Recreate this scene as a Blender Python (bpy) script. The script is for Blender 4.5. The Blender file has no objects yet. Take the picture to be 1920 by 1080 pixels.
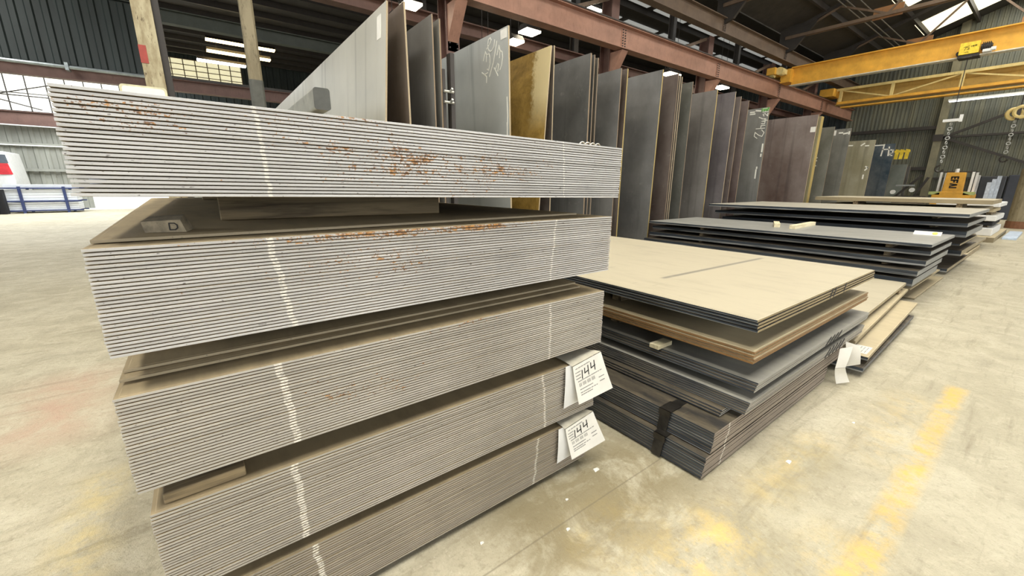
import bpy, bmesh, math, random
from mathutils import Matrix, Vector
random.seed(7)
R = math.radians
scene = bpy.context.scene
C = scene.collection

# ------------------------------------------------------------------ camera, world, lights, exposure
cam_d = bpy.data.cameras.new('camera'); cam = bpy.data.objects.new('camera', cam_d); C.objects.link(cam)
cam_d.sensor_width = 36.0; cam_d.lens = 755.0/1920.0*36.0; cam_d.clip_start = 0.02; cam_d.clip_end = 400
cam.matrix_world = Matrix(((0.79970722, 0.144362, -0.5827761, 0.0),
                           (-0.60036069, 0.2018977, -0.7738245, 0.0),
                           (0.0059503, 0.9687089, 0.24812831, 1.5),
                           (0, 0, 0, 1)))
scene.camera = cam
vs = scene.view_settings
vs.view_transform = 'Standard'; vs.look = 'None'; vs.gamma = 1.0; vs.use_curve_mapping = False
vs.exposure = 0.04
world = bpy.data.worlds.new('world'); scene.world = world; world.use_nodes = True
bg = world.node_tree.nodes['Background']; bg.inputs[0].default_value = (0.86, 0.93, 1.0, 1); bg.inputs[1].default_value = 1.1

def area(name, loc, aim, sx, sy, power, col):
    d = bpy.data.lights.new(name, 'AREA'); d.shape = 'RECTANGLE'; d.size = sx; d.size_y = sy; d.energy = power; d.color = col
    o = bpy.data.objects.new(name, d); C.objects.link(o); o.location = loc
    o.rotation_euler = (Vector(aim)-Vector(loc)).to_track_quat('-Z', 'Y').to_euler()
    return o
# added soft fill for unseen openings: aisle side behind the camera, and left
area('aisle_daylight_fill', (8, -11.5, 4.2), (8, 0, 0.6), 30, 5.0, 1150, (1.0, 0.97, 0.93))
area('left_fill', (-13.5, 3, 4.2), (0.5, 4, 0.8), 12, 5, 1150, (0.95, 0.98, 1.0))
# daylight falling from the roof skylights
SKY_X = [(-4.6, -3.0), (1.0, 2.6), (6.8, 8.4), (12.6, 14.2), (18.4, 20.0), (25.4, 27.1), (30.0, 32.3)]
for a_, b_ in SKY_X:
    area('skylight_and_fill', ((a_+b_)/2, 1.0, 10.4), ((a_+b_)/2, 0.6, 0), b_-a_, 9.5, 560 if a_ > 1.5 else 1000, (1.0, 0.97, 0.90))
for x_, p_ in ((-5.5, 480), (4.0, 50), (15.0, 50), (26.0, 50)):  # added fill over the middle bay, strongest above the left floor
    area('skylight_and_fill', (x_, 14.8, 8.5), (x_, 14.8, 0), 1.6, 5.0, p_, (1.0, 0.98, 0.93))
area('skylight_and_fill', (-5.0, 27.5, 8.2), (-5.0, 27.5, 0), 8, 9, 2300, (0.95, 0.98, 1.0))  # added fill over the rear bay; the roof there has no skylight
sun_d = bpy.data.lights.new('sun', 'SUN'); sun_d.energy = 5.0; sun_d.angle = R(1); sun_d.color = (1, 0.97, 0.92)
sun = bpy.data.objects.new('sun', sun_d); C.objects.link(sun); sun.rotation_euler = (R(-38), R(8), 0)   # lights only the yard beyond the rear door

# ------------------------------------------------------------------ helpers
def lin(c):
    if isinstance(c, str):
        c = c.lstrip('#'); c = [int(c[i:i+2], 16)/255 for i in (0, 2, 4)]
    return tuple((v/12.92 if v <= 0.04045 else ((v+0.055)/1.055)**2.4) for v in c) + (1.0,)

class NT:
    def __init__(s, name, rough=0.6, metal=0.0):
        s.m = bpy.data.materials.new(name); s.m.use_nodes = True
        s.t = s.m.node_tree; s.n = s.t.nodes; s.b = s.n['Principled BSDF']
        s.b.inputs['Roughness'].default_value = rough; s.b.inputs['Metallic'].default_value = metal
        s.tc = s.n.new('ShaderNodeTexCoord')
    def put(s, sock, v):
        if hasattr(v, 'is_linked') or hasattr(v, 'links'): s.t.links.new(v, sock)
        else: sock.default_value = v
    def math(s, op, a, b=0.0, clamp=False):
        n = s.n.new('ShaderNodeMath'); n.operation = op; n.use_clamp = clamp
        s.put(n.inputs[0], a); s.put(n.inputs[1], b); return n.outputs[0]
    def mapping(s, src='Object', scale=(1, 1, 1), loc=(0, 0, 0), rot=(0, 0, 0)):
        n = s.n.new('ShaderNodeMapping'); n.inputs['Scale'].default_value = scale
        n.inputs['Location'].default_value = loc; n.inputs['Rotation'].default_value = rot
        if src == 'World':
            g = s.n.new('ShaderNodeNewGeometry'); s.t.links.new(g.outputs['Position'], n.inputs[0])
        else: s.t.links.new(s.tc.outputs[src], n.inputs[0])
        return n.outputs[0]
    def noise(s, vec, scale=5, detail=4, rough=0.55, dist=0.0):
        n = s.n.new('ShaderNodeTexNoise'); s.t.links.new(vec, n.inputs['Vector'])
        n.inputs['Scale'].default_value = scale; n.inputs['Detail'].default_value = detail
        n.inputs['Roughness'].default_value = rough; n.inputs['Distortion'].default_value = dist
        return n.outputs[0]
    def ramp(s, f, lo, hi):
        n = s.n.new('ShaderNodeMapRange'); n.clamp = True
        s.put(n.inputs[0], f); n.inputs[1].default_value = lo; n.inputs[2].default_value = hi; return n.outputs[0]
    def mix(s, f, a, b, mode='MIX'):
        n = s.n.new('ShaderNodeMix'); n.data_type = 'RGBA'; n.blend_type = mode
        s.put(n.inputs[0], f); s.put(n.inputs[6], a); s.put(n.inputs[7], b); return n.outputs[2]
    def sep(s, vec):
        n = s.n.new('ShaderNodeSeparateXYZ'); s.t.links.new(vec, n.inputs[0]); return n.outputs
    def bump(s, h, strength=0.3, dist=0.01):
        n = s.n.new('ShaderNodeBump'); n.inputs['Strength'].default_value = strength; n.inputs['Distance'].default_value = dist
        s.t.links.new(h, n.inputs['Height']); s.t.links.new(n.outputs[0], s.b.inputs['Normal'])
    def objcolor(s):
        n = s.n.new('ShaderNodeObjectInfo'); return n.outputs['Color']
    def objrandom(s):
        n = s.n.new('ShaderNodeObjectInfo'); return n.outputs['Random']
    def done(s, col): s.put(s.b.inputs['Base Color'], col); return s.m

def plain(name, col, rough=0.6, metal=0.0, var=0.18, scale=6.0):
    t = NT(name, rough, metal); v = t.mapping('Object')
    n = t.noise(v, scale, 5, 0.65)
    c = lin(col); d = tuple(x*(1-var*1.6) for x in c[:3])+(1,); h = tuple(min(1, x*(1+var)) for x in c[:3])+(1,)
    return t.done(t.mix(t.ramp(n, 0.3, 0.7), d, h))

def emit(name, col, strength):
    t = NT(name, 0.5); t.b.inputs['Base Color'].default_value = lin(col)
    t.b.inputs['Emission Color'].default_value = lin(col); t.b.inputs['Emission Strength'].default_value = strength
    return t.m

class MB:
    """collects boxes, bars and tubes; build() links them as ONE mesh object"""
    def __init__(s): s.v = []; s.f = []; s.mi = []
    def add(s, vs_, fs_, mi=0):
        o = len(s.v); s.v += [tuple(v) for v in vs_]; s.f += [tuple(i+o for i in f) for f in fs_]; s.mi += [mi]*len(fs_); return s
    def box(s, x0, x1, y0, y1, z0, z1, mi=0, M=None):
        v = [Vector(p) for p in ((x0,y0,z0),(x1,y0,z0),(x1,y1,z0),(x0,y1,z0),(x0,y0,z1),(x1,y0,z1),(x1,y1,z1),(x0,y1,z1))]
        if M: v = [M @ p for p in v]
        return s.add(v, [(0,3,2,1),(4,5,6,7),(0,1,5,4),(1,2,6,5),(2,3,7,6),(3,0,4,7)], mi)
    def bar(s, p, q, w, h, up=(0, 0, 1), mi=0):
        p = Vector(p); q = Vector(q); d = q-p; L = d.length; d.normalize(); u = Vector(up)
        if abs(d.dot(u)) > 0.98: u = Vector((1, 0, 0))
        x = d.cross(u).normalized(); u = x.cross(d).normalized()
        M = Matrix((( x.x, d.x, u.x, p.x), (x.y, d.y, u.y, p.y), (x.z, d.z, u.z, p.z), (0, 0, 0, 1)))
        return s.box(-w/2, w/2, 0, L, -h/2, h/2, mi, M)
    def tube(s, p, q, r, n=10, mi=0, r2=None, caps=True):
        p = Vector(p); q = Vector(q); d = (q-p).normalized(); u = Vector((0, 0, 1)) if abs(d.z) < 0.95 else Vector((1, 0, 0))
        x = d.cross(u).normalized(); y = d.cross(x); r2 = r if r2 is None else r2
        v = []
        for c, rr in ((p, r), (q, r2)):
            for i in range(n):
                a = 2*math.pi*i/n; v.append(c + x*math.cos(a)*rr + y*math.sin(a)*rr)
        f = [(i, i+n, (i+1) % n+n, (i+1) % n) for i in range(n)]
        if caps: f += [tuple(range(n)), tuple(range(2*n-1, n-1, -1))]
        return s.add(v, f, mi)
    def path(s, pts, r, n=8, mi=0):
        for a, b in zip(pts, pts[1:]): s.tube(a, b, r, n, mi)
        return s
    def torus(s, c, axis, R_, r, n=20, k=8, mi=0, sy=1.0):
        axis = Vector(axis).normalized(); u = Vector((0, 0, 1)) if abs(axis.z) < 0.9 else Vector((1, 0, 0))
        a = axis.cross(u).normalized(); b = axis.cross(a).normalized(); c = Vector(c); v = []; f = []
        for i in range(n):
            t = 2*math.pi*i/n; e = a*math.cos(t)+b*math.sin(t)*sy
            for j in range(k):
                w = 2*math.pi*j/k; v.append(c+e*R_+e*math.cos(w)*r+axis*math.sin(w)*r)
        for i in range(n):
            for j in range(k): f.append((i*k+j, i*k+(j+1) % k, ((i+1) % n)*k+(j+1) % k, ((i+1) % n)*k+j))
        return s.add(v, f, mi)
    def prism(s, prof, y0, y1, axis='Y', mi=0):
        n = len(prof)
        mk = {'Y': lambda a, b, t: (a, t, b), 'X': lambda a, b, t: (t, a, b), 'Z': lambda a, b, t: (a, b, t)}[axis]
        v = [mk(a, b, y0) for a, b in prof] + [mk(a, b, y1) for a, b in prof]
        return s.add(v, [(i, (i+1) % n, (i+1) % n+n, i+n) for i in range(n)] + [tuple(range(n-1, -1, -1)), tuple(range(n, 2*n))], mi)
    def mesh(s, name, mats):
        me = bpy.data.meshes.new(name); me.from_pydata(s.v, [], s.f); me.update()
        for m in (mats if isinstance(mats, (list, tuple)) else [mats]): me.materials.append(m)
        for p, i in zip(me.polygons, s.mi): p.material_index = i
        bm = bmesh.new(); bm.from_mesh(me); bmesh.ops.recalc_face_normals(bm, faces=bm.faces); bm.to_mesh(me); bm.free()
        return me
    def build(s, name, mats, parent=None, loc=None, bevel=0.0):
        o = bpy.data.objects.new(name, s.mesh(name, mats)); C.objects.link(o)
        if parent is not None: o.parent = parent
        if loc is not None: o.location = loc
        if bevel:
            b = o.modifiers.new('bevel', 'BEVEL'); b.width = bevel; b.segments = 2; b.limit_method = 'ANGLE'
        return o

def tag(o, label, cat, group=None, kind=None):
    o['label'] = label; o['category'] = cat
    if group: o['group'] = group
    if kind: o['kind'] = kind
    return o
def empty(name, loc, label, cat, group=None, rz=0.0):
    o = bpy.data.objects.new(name, None); C.objects.link(o); o.empty_display_size = 0.1
    o.location = loc; o.rotation_euler = (0, 0, rz); return tag(o, label, cat, group)
def struct(o): o['kind'] = 'structure'; return o
def copy_tree(o, parent=None):
    c = o.copy(); C.objects.link(c)
    if parent is not None: c.parent = parent
    for ch in [k for k in C.objects if k.parent == o]: copy_tree(ch, c)
    return c
ONES = ['', 'first', 'second', 'third', 'fourth', 'fifth', 'sixth', 'seventh', 'eighth', 'ninth', 'tenth', 'eleventh', 'twelfth', 'thirteenth',
        'fourteenth', 'fifteenth', 'sixteenth', 'seventeenth', 'eighteenth', 'nineteenth', 'twentieth']
def nth(n):
    if n <= 20: return ONES[n]
    if n == 30: return 'thirtieth'
    return ('twenty-' if n < 30 else 'thirty-') + ONES[n % 10]
def strokes(name, lines, to3, nrm, w, mat, parent, th=0.003):
    """painted or chalked lines lying on a surface: thin flat ribbons along polylines given in the surface's plane"""
    m = MB(); nrm = Vector(nrm)
    for ln in lines:
        P = [Vector(to3(*p))+nrm*th*0.5 for p in ln]
        for a, b in zip(P, P[1:]):
            if (b-a).length < 1e-5: continue
            e = (b-a).normalized()*w*0.35; m.bar(a-e, b+e, w, th, nrm)
    return m.build(name, mat, parent)

# ------------------------------------------------------------------ materials
def steel_edge(name, col, rust=0.5, rustcol='#9a5a1c', stripes=(), fine=(6, 40, 120), dark=0.25, spots=()):
    t = NT(name, 0.55, 0.15); v = t.mapping('World')
    big = t.noise(v, 1.6, 4, 0.6); c = lin(col)
    base = t.mix(t.ramp(big, 0.3, 0.72), tuple(x*0.8 for x in c[:3])+(1,), tuple(min(1, x*1.12) for x in c[:3])+(1,))
    gr = t.noise(t.mapping('World', fine), 1.0, 3, 0.7)
    base = t.mix(t.math('MULTIPLY', t.ramp(gr, 0.52, 0.75), dark), base, lin('#4a443c'))
    tone = t.objrandom(); base = t.mix(t.math('MULTIPLY', tone, 0.22), base, lin('#6c665c'))
    if rust > 0:
        mk = t.ramp(t.noise(t.mapping('World', (2.6, 2.6, 9.0), loc=(3.1, 0, 1.7)), 1.0, 5, 0.65), 0.42, 0.75)
        xyz0 = t.sep(v); reg = 0.0
        for cx, cz, rx, rz, a in spots:
            gx = t.math('POWER', t.math('MULTIPLY', t.math('SUBTRACT', xyz0[0], cx), 1/rx), 2); gz = t.math('POWER', t.math('MULTIPLY', t.math('SUBTRACT', xyz0[2], cz), 1/rz), 2)
            reg = t.math('ADD', reg, t.math('MULTIPLY', t.math('SUBTRACT', 1.0, t.math('ADD', gx, gz), True), a))
        lev = t.math('MULTIPLY', mk, 0.6*rust) if not spots else t.math('MULTIPLY', t.math('ADD', t.math('MULTIPLY', mk, 0.3), t.math('MULTIPLY', t.math('ADD', mk, 0.35), reg)), rust)
        for sc_, wt in (((170, 170, 190), 0.21), ((60, 60, 80), 0.195)):
            sp = t.noise(t.mapping('World', sc_), 1.0, 2, 0.55)
            f = t.ramp(t.math('SUBTRACT', sp, t.math('SUBTRACT', 0.80, t.math('MULTIPLY', lev, wt*1.6))), 0.0, 0.05)
            base = t.mix(t.math('MULTIPLY', f, 0.85), base, t.mix(t.ramp(t.noise(v, 90, 2), 0.4, 0.6), lin(rustcol), lin('#6b4626')))
        pit = t.noise(t.mapping('World', (110, 110, 190), loc=(9, 2, 5)), 1.0, 2, 0.5)
        base = t.mix(t.math('MULTIPLY', t.ramp(pit, 0.69, 0.74), 0.8), base, lin('#3f362e'))
        big2 = t.noise(t.mapping('World', (34, 34, 120), loc=(1, 7, 3)), 1.0, 2, 0.5)
        base = t.mix(t.math('MULTIPLY', t.ramp(big2, 0.735, 0.76), 0.8), base, lin('#3f362e'))
    if stripes:
        xyz = t.sep(v)
        wob = t.math('MULTIPLY', t.math('SUBTRACT', t.noise(t.mapping('World', (0, 0, 14)), 1.0, 3, 0.6), 0.5), 0.05)
        brk = t.ramp(t.noise(t.mapping('World', (90, 0, 260)), 1.0, 2, 0.7), 0.38, 0.5)
        for sx, slope, z0, wd in stripes:
            ctr = t.math('ADD', t.math('MULTIPLY', t.math('SUBTRACT', xyz[2], z0), slope), sx)
            dd = t.math('ABSOLUTE', t.math('SUBTRACT', t.math('ADD', xyz[0], wob), ctr))
            f = t.math('MULTIPLY', t.ramp(t.math('SUBTRACT', wd, dd), 0.0, 0.004), brk)
            base = t.mix(t.math('MULTIPLY', f, 0.8), base, lin('#efece0'))
    rb = t.noise(t.mapping('World', (8, 60, 160)), 1.0, 2, 0.5); t.bump(rb, 0.15, 0.002)
    return t.done(base)

def steel_top(name, col, dust='#b7a583', amount=0.75, rough=0.6, streak=None):
    t = NT(name, rough, 0.1); v = t.mapping('World')
    n = t.noise(v, 2.2, 6, 0.62); m2 = t.noise(t.mapping('World', (9, 2.2, 1)), 1.0, 5, 0.7)
    base = t.mix(t.ramp(n, 0.3, 0.7), tuple(x*0.8 for x in lin(col)[:3])+(1,), tuple(min(1, x*1.1) for x in lin(col)[:3])+(1,))
    d = t.math('MULTIPLY', t.ramp(m2, 0.60-amount*0.55, 0.95-amount*0.5), amount)
    base = t.mix(d, base, lin(dust))
    sc = t.noise(t.mapping('World', (2, 14, 1), loc=(4, 7, 0)), 1.0, 6, 0.7)
    base = t.mix(t.math('MULTIPLY', t.ramp(sc, 0.64, 0.72), 0.35), base, lin('#7d7768'))
    if streak:
        xyz = t.sep(v); (x0, y0), (x1, y1), w = streak
        L = math.hypot(x1-x0, y1-y0); dx, dy = (x1-x0)/L, (y1-y0)/L
        ux = t.math('SUBTRACT', xyz[0], x0); uy = t.math('SUBTRACT', xyz[1], y0)
        al = t.math('ADD', t.math('MULTIPLY', ux, dx), t.math('MULTIPLY', uy, dy))
        ac = t.math('ABSOLUTE', t.math('SUBTRACT', t.math('MULTIPLY', ux, -dy), t.math('MULTIPLY', uy, -dx)))
        f = t.math('MULTIPLY', t.ramp(t.math('SUBTRACT', w, ac), 0, 0.02), t.math('MULTIPLY', t.ramp(al, 0, 0.05), t.ramp(t.math('SUBTRACT', L, al), 0, 0.1)))
        f = t.math('MULTIPLY', f, t.ramp(n, 0.25, 0.5))
        base = t.mix(t.math('MULTIPLY', f, 0.75), base, lin('#77736a'))
    return t.done(base)

M = {}
M['under'] = plain('underside blackened for gap shade', '#262422', 0.6, 0.2)  # undersides painted black to deepen the shade in the gaps
M['mill'] = steel_top('dark mill scale', '#35322e', '#a59474', 0.42)
M['beige_top'] = steel_top('dusty beige plate top', '#b1a78f', '#beb49b', 0.85, 0.65, ((2.72, 1.72), (4.4, 1.66), 0.03))
M['tan_top'] = steel_top('tan dusty top', '#b0a284', '#c6b794', 0.8)
M['grey_top'] = steel_top('grey plate top', '#8d8b84', '#aaa697', 0.6, 0.5)
M['stack_top'] = steel_top('stack plate top', '#8b7d64', '#b19f7c', 0.8)
M['rust_edge'] = steel_edge('rusty orange edge', '#8f6a3c', 1.3, '#8a5420', fine=(5, 5, 60), dark=0.55)
M['beige_edge'] = steel_edge('beige edge', '#9c8b66', 0.7, '#8a5a22', fine=(5, 5, 60), dark=0.4)
M['grey_edge'] = steel_edge('grey plate edge', '#a3a199', 0.1)
M['grey_edge_chalk'] = steel_edge('grey plate edge chalked', '#a19d93', 0.2, stripes=((2.06, 0.32, 0.0, 0.008),))
M['brown_edge'] = steel_edge('brown plate edge', '#93877a', 0.5, '#7a5230', stripes=((2.06, 0.32, 0.0, 0.008),))
M['black_edge'] = steel_edge('dark plate edge', '#5d5f60', 0.0, dark=0.5)
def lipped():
    t = NT('shade darkened side edge with pale lip', 0.45, 0.2); v = t.mapping('World'); g = t.sep(t.mapping('Generated'))
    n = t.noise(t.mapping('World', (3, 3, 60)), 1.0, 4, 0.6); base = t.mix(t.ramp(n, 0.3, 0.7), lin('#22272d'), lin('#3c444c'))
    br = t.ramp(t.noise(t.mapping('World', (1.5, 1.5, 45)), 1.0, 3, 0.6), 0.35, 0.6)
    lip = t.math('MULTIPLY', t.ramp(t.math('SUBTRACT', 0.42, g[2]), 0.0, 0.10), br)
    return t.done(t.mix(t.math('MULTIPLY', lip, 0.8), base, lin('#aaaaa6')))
M['shaded_side'] = lipped()  # shade of the left faces painted into a darker edge colour
M['pale_grey_edge'] = steel_edge('pale grey torch cut edge', '#8b8c88', 0.0)

def painted(name, col, worn='#5a4336', amount=0.35, rough=0.55, scale=2.5):
    t = NT(name, rough, 0.0); v = t.mapping('World')
    n = t.noise(v, scale, 6, 0.65); n2 = t.noise(t.mapping('World', (14, 14, 3)), 1.0, 5, 0.7); c = lin(col)
    base = t.mix(t.ramp(n, 0.3, 0.7), tuple(x*0.78 for x in c[:3])+(1,), tuple(min(1, x*1.15) for x in c[:3])+(1,))
    return t.done(t.mix(t.math('MULTIPLY', t.ramp(n2, 0.55, 0.75), amount), base, lin(worn)))
M['red_oxide'] = painted('red oxide paint', '#a07762', '#5d3c31', 0.4)
M['red_dull'] = painted('dull red oxide', '#6b4f45', '#3d2b27', 0.5)
M['eave_brown'] = painted('brown painted steel', '#6d5a48', '#40352c', 0.5)
M['dark_steel'] = painted('dark painted steel', '#38332e', '#1d1b19', 0.4)
M['green_steel'] = painted('greenish grey steel', '#454b45', '#2b2d29', 0.4)
M['crane_yellow'] = painted('crane yellow paint', '#e0a73a', '#a9853f', 0.25)
M['crane_pale'] = painted('faded yellow paint', '#ddc784', '#8b7434', 0.35)
M['crane_shade'] = painted('dull yellow web', '#b99a52', '#7c6730', 0.4)
M['bright_yellow'] = plain('bright yellow', '#f0cf3a', 0.5)
M['gusset'] = painted('orange primer gusset', '#94683f', '#5d432b', 0.4)
M['rail'] = plain('crane rail', '#3c3834', 0.4, 0.5)
M['black'] = plain('black rubber', '#17171a', 0.7)
M['strap'] = plain('black steel strap', '#3a3732', 0.3, 0.5, 0.35, 14)
M['white'] = plain('white paint', '#e4e4e0', 0.5, 0, 0.05)
M['paper'] = plain('paper', '#e9e6dc', 0.8, 0, 0.06)
M['print'] = plain('printed grey', '#8f8d88', 0.8)
M['ink'] = plain('black ink', '#1c1a19', 0.7)
M['chalk'] = plain('white chalk', '#e8e6da', 0.9, 0, 0.05)
M['green_paint'] = plain('green paint', '#6fae58', 0.6)
M['mark'] = plain('black paint mark', '#3a3834', 0.8)
M['wood'] = None
def wood(name, col, dark):
    t = NT(name, 0.75); n = t.noise(t.mapping('Object', (1.5, 22, 22)), 1.0, 5, 0.65, 0.6)
    return t.done(t.mix(t.ramp(n, 0.35, 0.65), lin(dark), lin(col)))
M['wood'] = wood('weathered timber', '#9c8a69', '#4d4231')
M['pine'] = wood('pale pine', '#efe6c6', '#d3c59c')
M['lamp'] = emit('lamp lens', '#fff3d8', 14.0)
M['tube_warm'] = emit('warm tube', '#ffe2a0', 8.0)
M['tube_white'] = emit('white tube', '#f4f8ff', 12.0)
M['skylight'] = emit('daylit skylight sheet', '#fff4cf', 1.5)
M['clerestory'] = emit('daylit clerestory sheet', '#f7f6ea', 1.15)
M['strip_sheet'] = emit('daylit yellowed sheet', '#f3ecc4', 0.75)

def concrete():
    t = NT('worn concrete', 0.75); v = t.mapping('World'); xyz = t.sep(v); X, Y = xyz[0], xyz[1]
    n1 = t.noise(v, 0.55, 6, 0.6); n2 = t.noise(v, 3.5, 6, 0.7, 0.6); n3 = t.noise(v, 22, 5, 0.75)
    base = t.mix(t.ramp(n1, 0.32, 0.68), lin('#b0a78d'), lin('#c0b8a0'))
    base = t.mix(t.math('MULTIPLY', t.ramp(n2, 0.48, 0.7), 0.55), base, lin('#958c76'))
    base = t.mix(t.math('MULTIPLY', t.ramp(n2, 0.50, 0.28), 0.6), base, lin('#d3ccb4'))
    base = t.mix(t.math('MULTIPLY', t.ramp(n3, 0.52, 0.72), 0.55), base, lin('#847a62'))
    n4 = t.noise(v, 75, 4, 0.7); base = t.mix(t.math('MULTIPLY', t.ramp(n4, 0.52, 0.72), 0.4), base, lin('#857c66'))
    n5 = t.noise(v, 40, 3, 0.6); base = t.mix(t.math('MULTIPLY', t.ramp(n5, 0.60, 0.70), 0.3), base, lin('#ddd6c2'))
    # greyer slab along the aisle
    base = t.mix(t.math('MULTIPLY', t.ramp(t.math('SUBTRACT', 0.9, Y), 0.0, 1.2), 0.28), base, lin('#a4a08c'))
    # tyre streaks and scratches
    st = t.noise(t.mapping('World', (0.8, 9, 1), rot=(0, 0, R(-18))), 1.0, 6, 0.7)
    base = t.mix(t.math('MULTIPLY', t.ramp(st, 0.55, 0.70), 0.50), base, lin('#7b715a'))
    sr = t.noise(t.mapping('World', (9, 0.8, 1), rot=(0, 0, R(12))), 1.0, 6, 0.7)
    base = t.mix(t.math('MULTIPLY', t.ramp(sr, 0.62, 0.72), 0.3), base, lin('#ddd5bb'))
    # worn yellow line along the aisle, and spilled yellow near the stacks
    wn = t.noise(v, 7, 6, 0.75); wn2 = t.noise(v, 1.3, 4, 0.6)
    def boxmask(cx, cy, hx, hy, soft):
        a = t.ramp(t.math('SUBTRACT', hx, t.math('ABSOLUTE', t.math('SUBTRACT', X, cx))), 0, soft)
        b = t.ramp(t.math('SUBTRACT', hy, t.math('ABSOLUTE', t.math('SUBTRACT', Y, cy))), 0, soft)
        return t.math('MULTIPLY', a, b)
    line = t.math('MULTIPLY', boxmask(2.9, 0.185, 1.6, 0.075, 0.05), t.ramp(t.math('MULTIPLY', wn, t.math('ADD', wn2, 0.5)), 0.38, 0.62))
    base = t.mix(t.math('MULTIPLY', line, 0.85), base, lin('#d9b55c'))
    for cx, cy, hx, hy, a in ((1.35, 0.60, 0.55, 0.25, 0.85), (1.75, 0.25, 0.4, 0.2, 0.7), (2.4, 0.6, 0.55, 0.16, 0.6), (1.25, 0.95, 0.35, 0.2, 0.6), (3.4, 0.35, 0.7, 0.2, 0.35)):
        f = t.math('MULTIPLY', boxmask(cx, cy, hx, hy, 0.22), t.ramp(t.math('MULTIPLY', wn, t.math('ADD', wn2, 0.5)), 0.42, 0.62))
        base = t.mix(t.math('MULTIPLY', f, a), base, lin('#dcc078'))
    # darker oily patch between the two near stacks
    oil = t.math('MULTIPLY', boxmask(1.35, 1.1, 0.75, 0.5, 0.35), t.ramp(n2, 0.22, 0.5))
    base = t.mix(t.math('MULTIPLY', oil, 0.72), base, lin('#786b48'))
    sm = t.math('MULTIPLY', boxmask(2.2, 0.55, 0.9, 0.5, 0.4), t.ramp(t.noise(t.mapping('World', (1.6, 2.6, 1), loc=(3, 1, 0)), 1.0, 5, 0.6), 0.42, 0.65))
    base = t.mix(t.math('MULTIPLY', sm, 0.45), base, lin('#8a8266'))
    # faint red and yellow overspray left of the stack
    red = t.math('MULTIPLY', boxmask(-1.0, 3.9, 0.45, 0.8, 0.4), t.ramp(n2, 0.3, 0.6))
    base = t.mix(t.math('MULTIPLY', red, 0.5), base, lin('#c9a08a'))
    yel = t.math('MULTIPLY', boxmask(-0.62, 2.35, 0.16, 0.5, 0.15), t.ramp(wn, 0.4, 0.6))
    base = t.mix(t.math('MULTIPLY', yel, 0.6), base, lin('#d8c489'))
    # saw joints
    def joint(axis, c, w=0.006):
        d = t.math('ABSOLUTE', t.math('SUBTRACT', t.math('ADD', axis, t.math('MULTIPLY', wn2, 0.012)), c))
        return t.ramp(t.math('SUBTRACT', w, d), 0, 0.005)
    for ax, c in ((Y, 1.075), (X, 6.55), (X, 12.6), (X, -3.2), (Y, -3.0), (Y, 7.2)):
        base = t.mix(t.math('MULTIPLY', joint(ax, c), 0.55), base, lin('#6d6450'))
    vo = t.n.new('ShaderNodeTexVoronoi'); vo.feature = 'DISTANCE_TO_EDGE'; vo.inputs['Scale'].default_value = 0.42
    wv = t.n.new('ShaderNodeVectorMath'); wv.operation = 'ADD'; t.t.links.new(v, wv.inputs[0])
    nn = t.n.new('ShaderNodeTexNoise'); t.t.links.new(v, nn.inputs['Vector']); nn.inputs['Scale'].default_value = 2.2; nn.inputs['Detail'].default_value = 6
    t.t.links.new(nn.outputs[1], wv.inputs[1]); t.t.links.new(wv.outputs[0], vo.inputs['Vector'])
    crk = t.math('MULTIPLY', t.ramp(t.math('SUBTRACT', 0.006, vo.outputs[0]), 0, 0.005), t.ramp(n1, 0.46, 0.56))
    base = t.mix(t.math('MULTIPLY', crk, 0.14), base, lin('#5f5643'))
    h = t.math('ADD', t.math('MULTIPLY', n2, 0.6), t.math('MULTIPLY', n3, 0.4)); t.bump(h, 0.6, 0.025)
    return t.done(base)
M['concrete'] = concrete()

def sheet(name, col, worn, amount=0.5):
    t = NT(name, 0.6, 0.0); v = t.mapping('World')
    n = t.noise(v, 0.6, 5, 0.6); n2 = t.noise(t.mapping('World', (3, 3, 0.35)), 1.0, 6, 0.7)
    c = lin(col); base = t.mix(t.ramp(n, 0.3, 0.7), tuple(x*0.82 for x in c[:3])+(1,), tuple(min(1, x*1.15) for x in c[:3])+(1,))
    return t.done(t.mix(t.math('MULTIPLY', t.ramp(n2, 0.42, 0.62), amount), base, lin(worn)))
M['sheet_end'] = sheet('weathered end wall sheet', '#5d6055', '#7d7a60', 0.55)
M['sheet_back'] = sheet('pale grey sheet', '#9d9e94', '#8a8a80', 0.5)
M['sheet_dark'] = sheet('dark blue green sheet', '#2b3433', '#1d2423', 0.6)
M['deck'] = sheet('dark roof deck', '#403c36', '#2b2926', 0.6)
M['deck_side'] = sheet('grey roof deck', '#3a3734', '#242220', 0.5)

# ------------------------------------------------------------------ setting
fl = MB(); fl.box(-16, 36, -14, 34, -0.3, 0.0); struct(fl.build('floor', M['concrete']))
yard = MB(); yard.box(-60, 60, 34.0, 110, -0.3, -0.02); struct(yard.build('trim_1', plain('pale yard paving', '#cfcfca', 0.8, 0, 0.08)))

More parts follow.
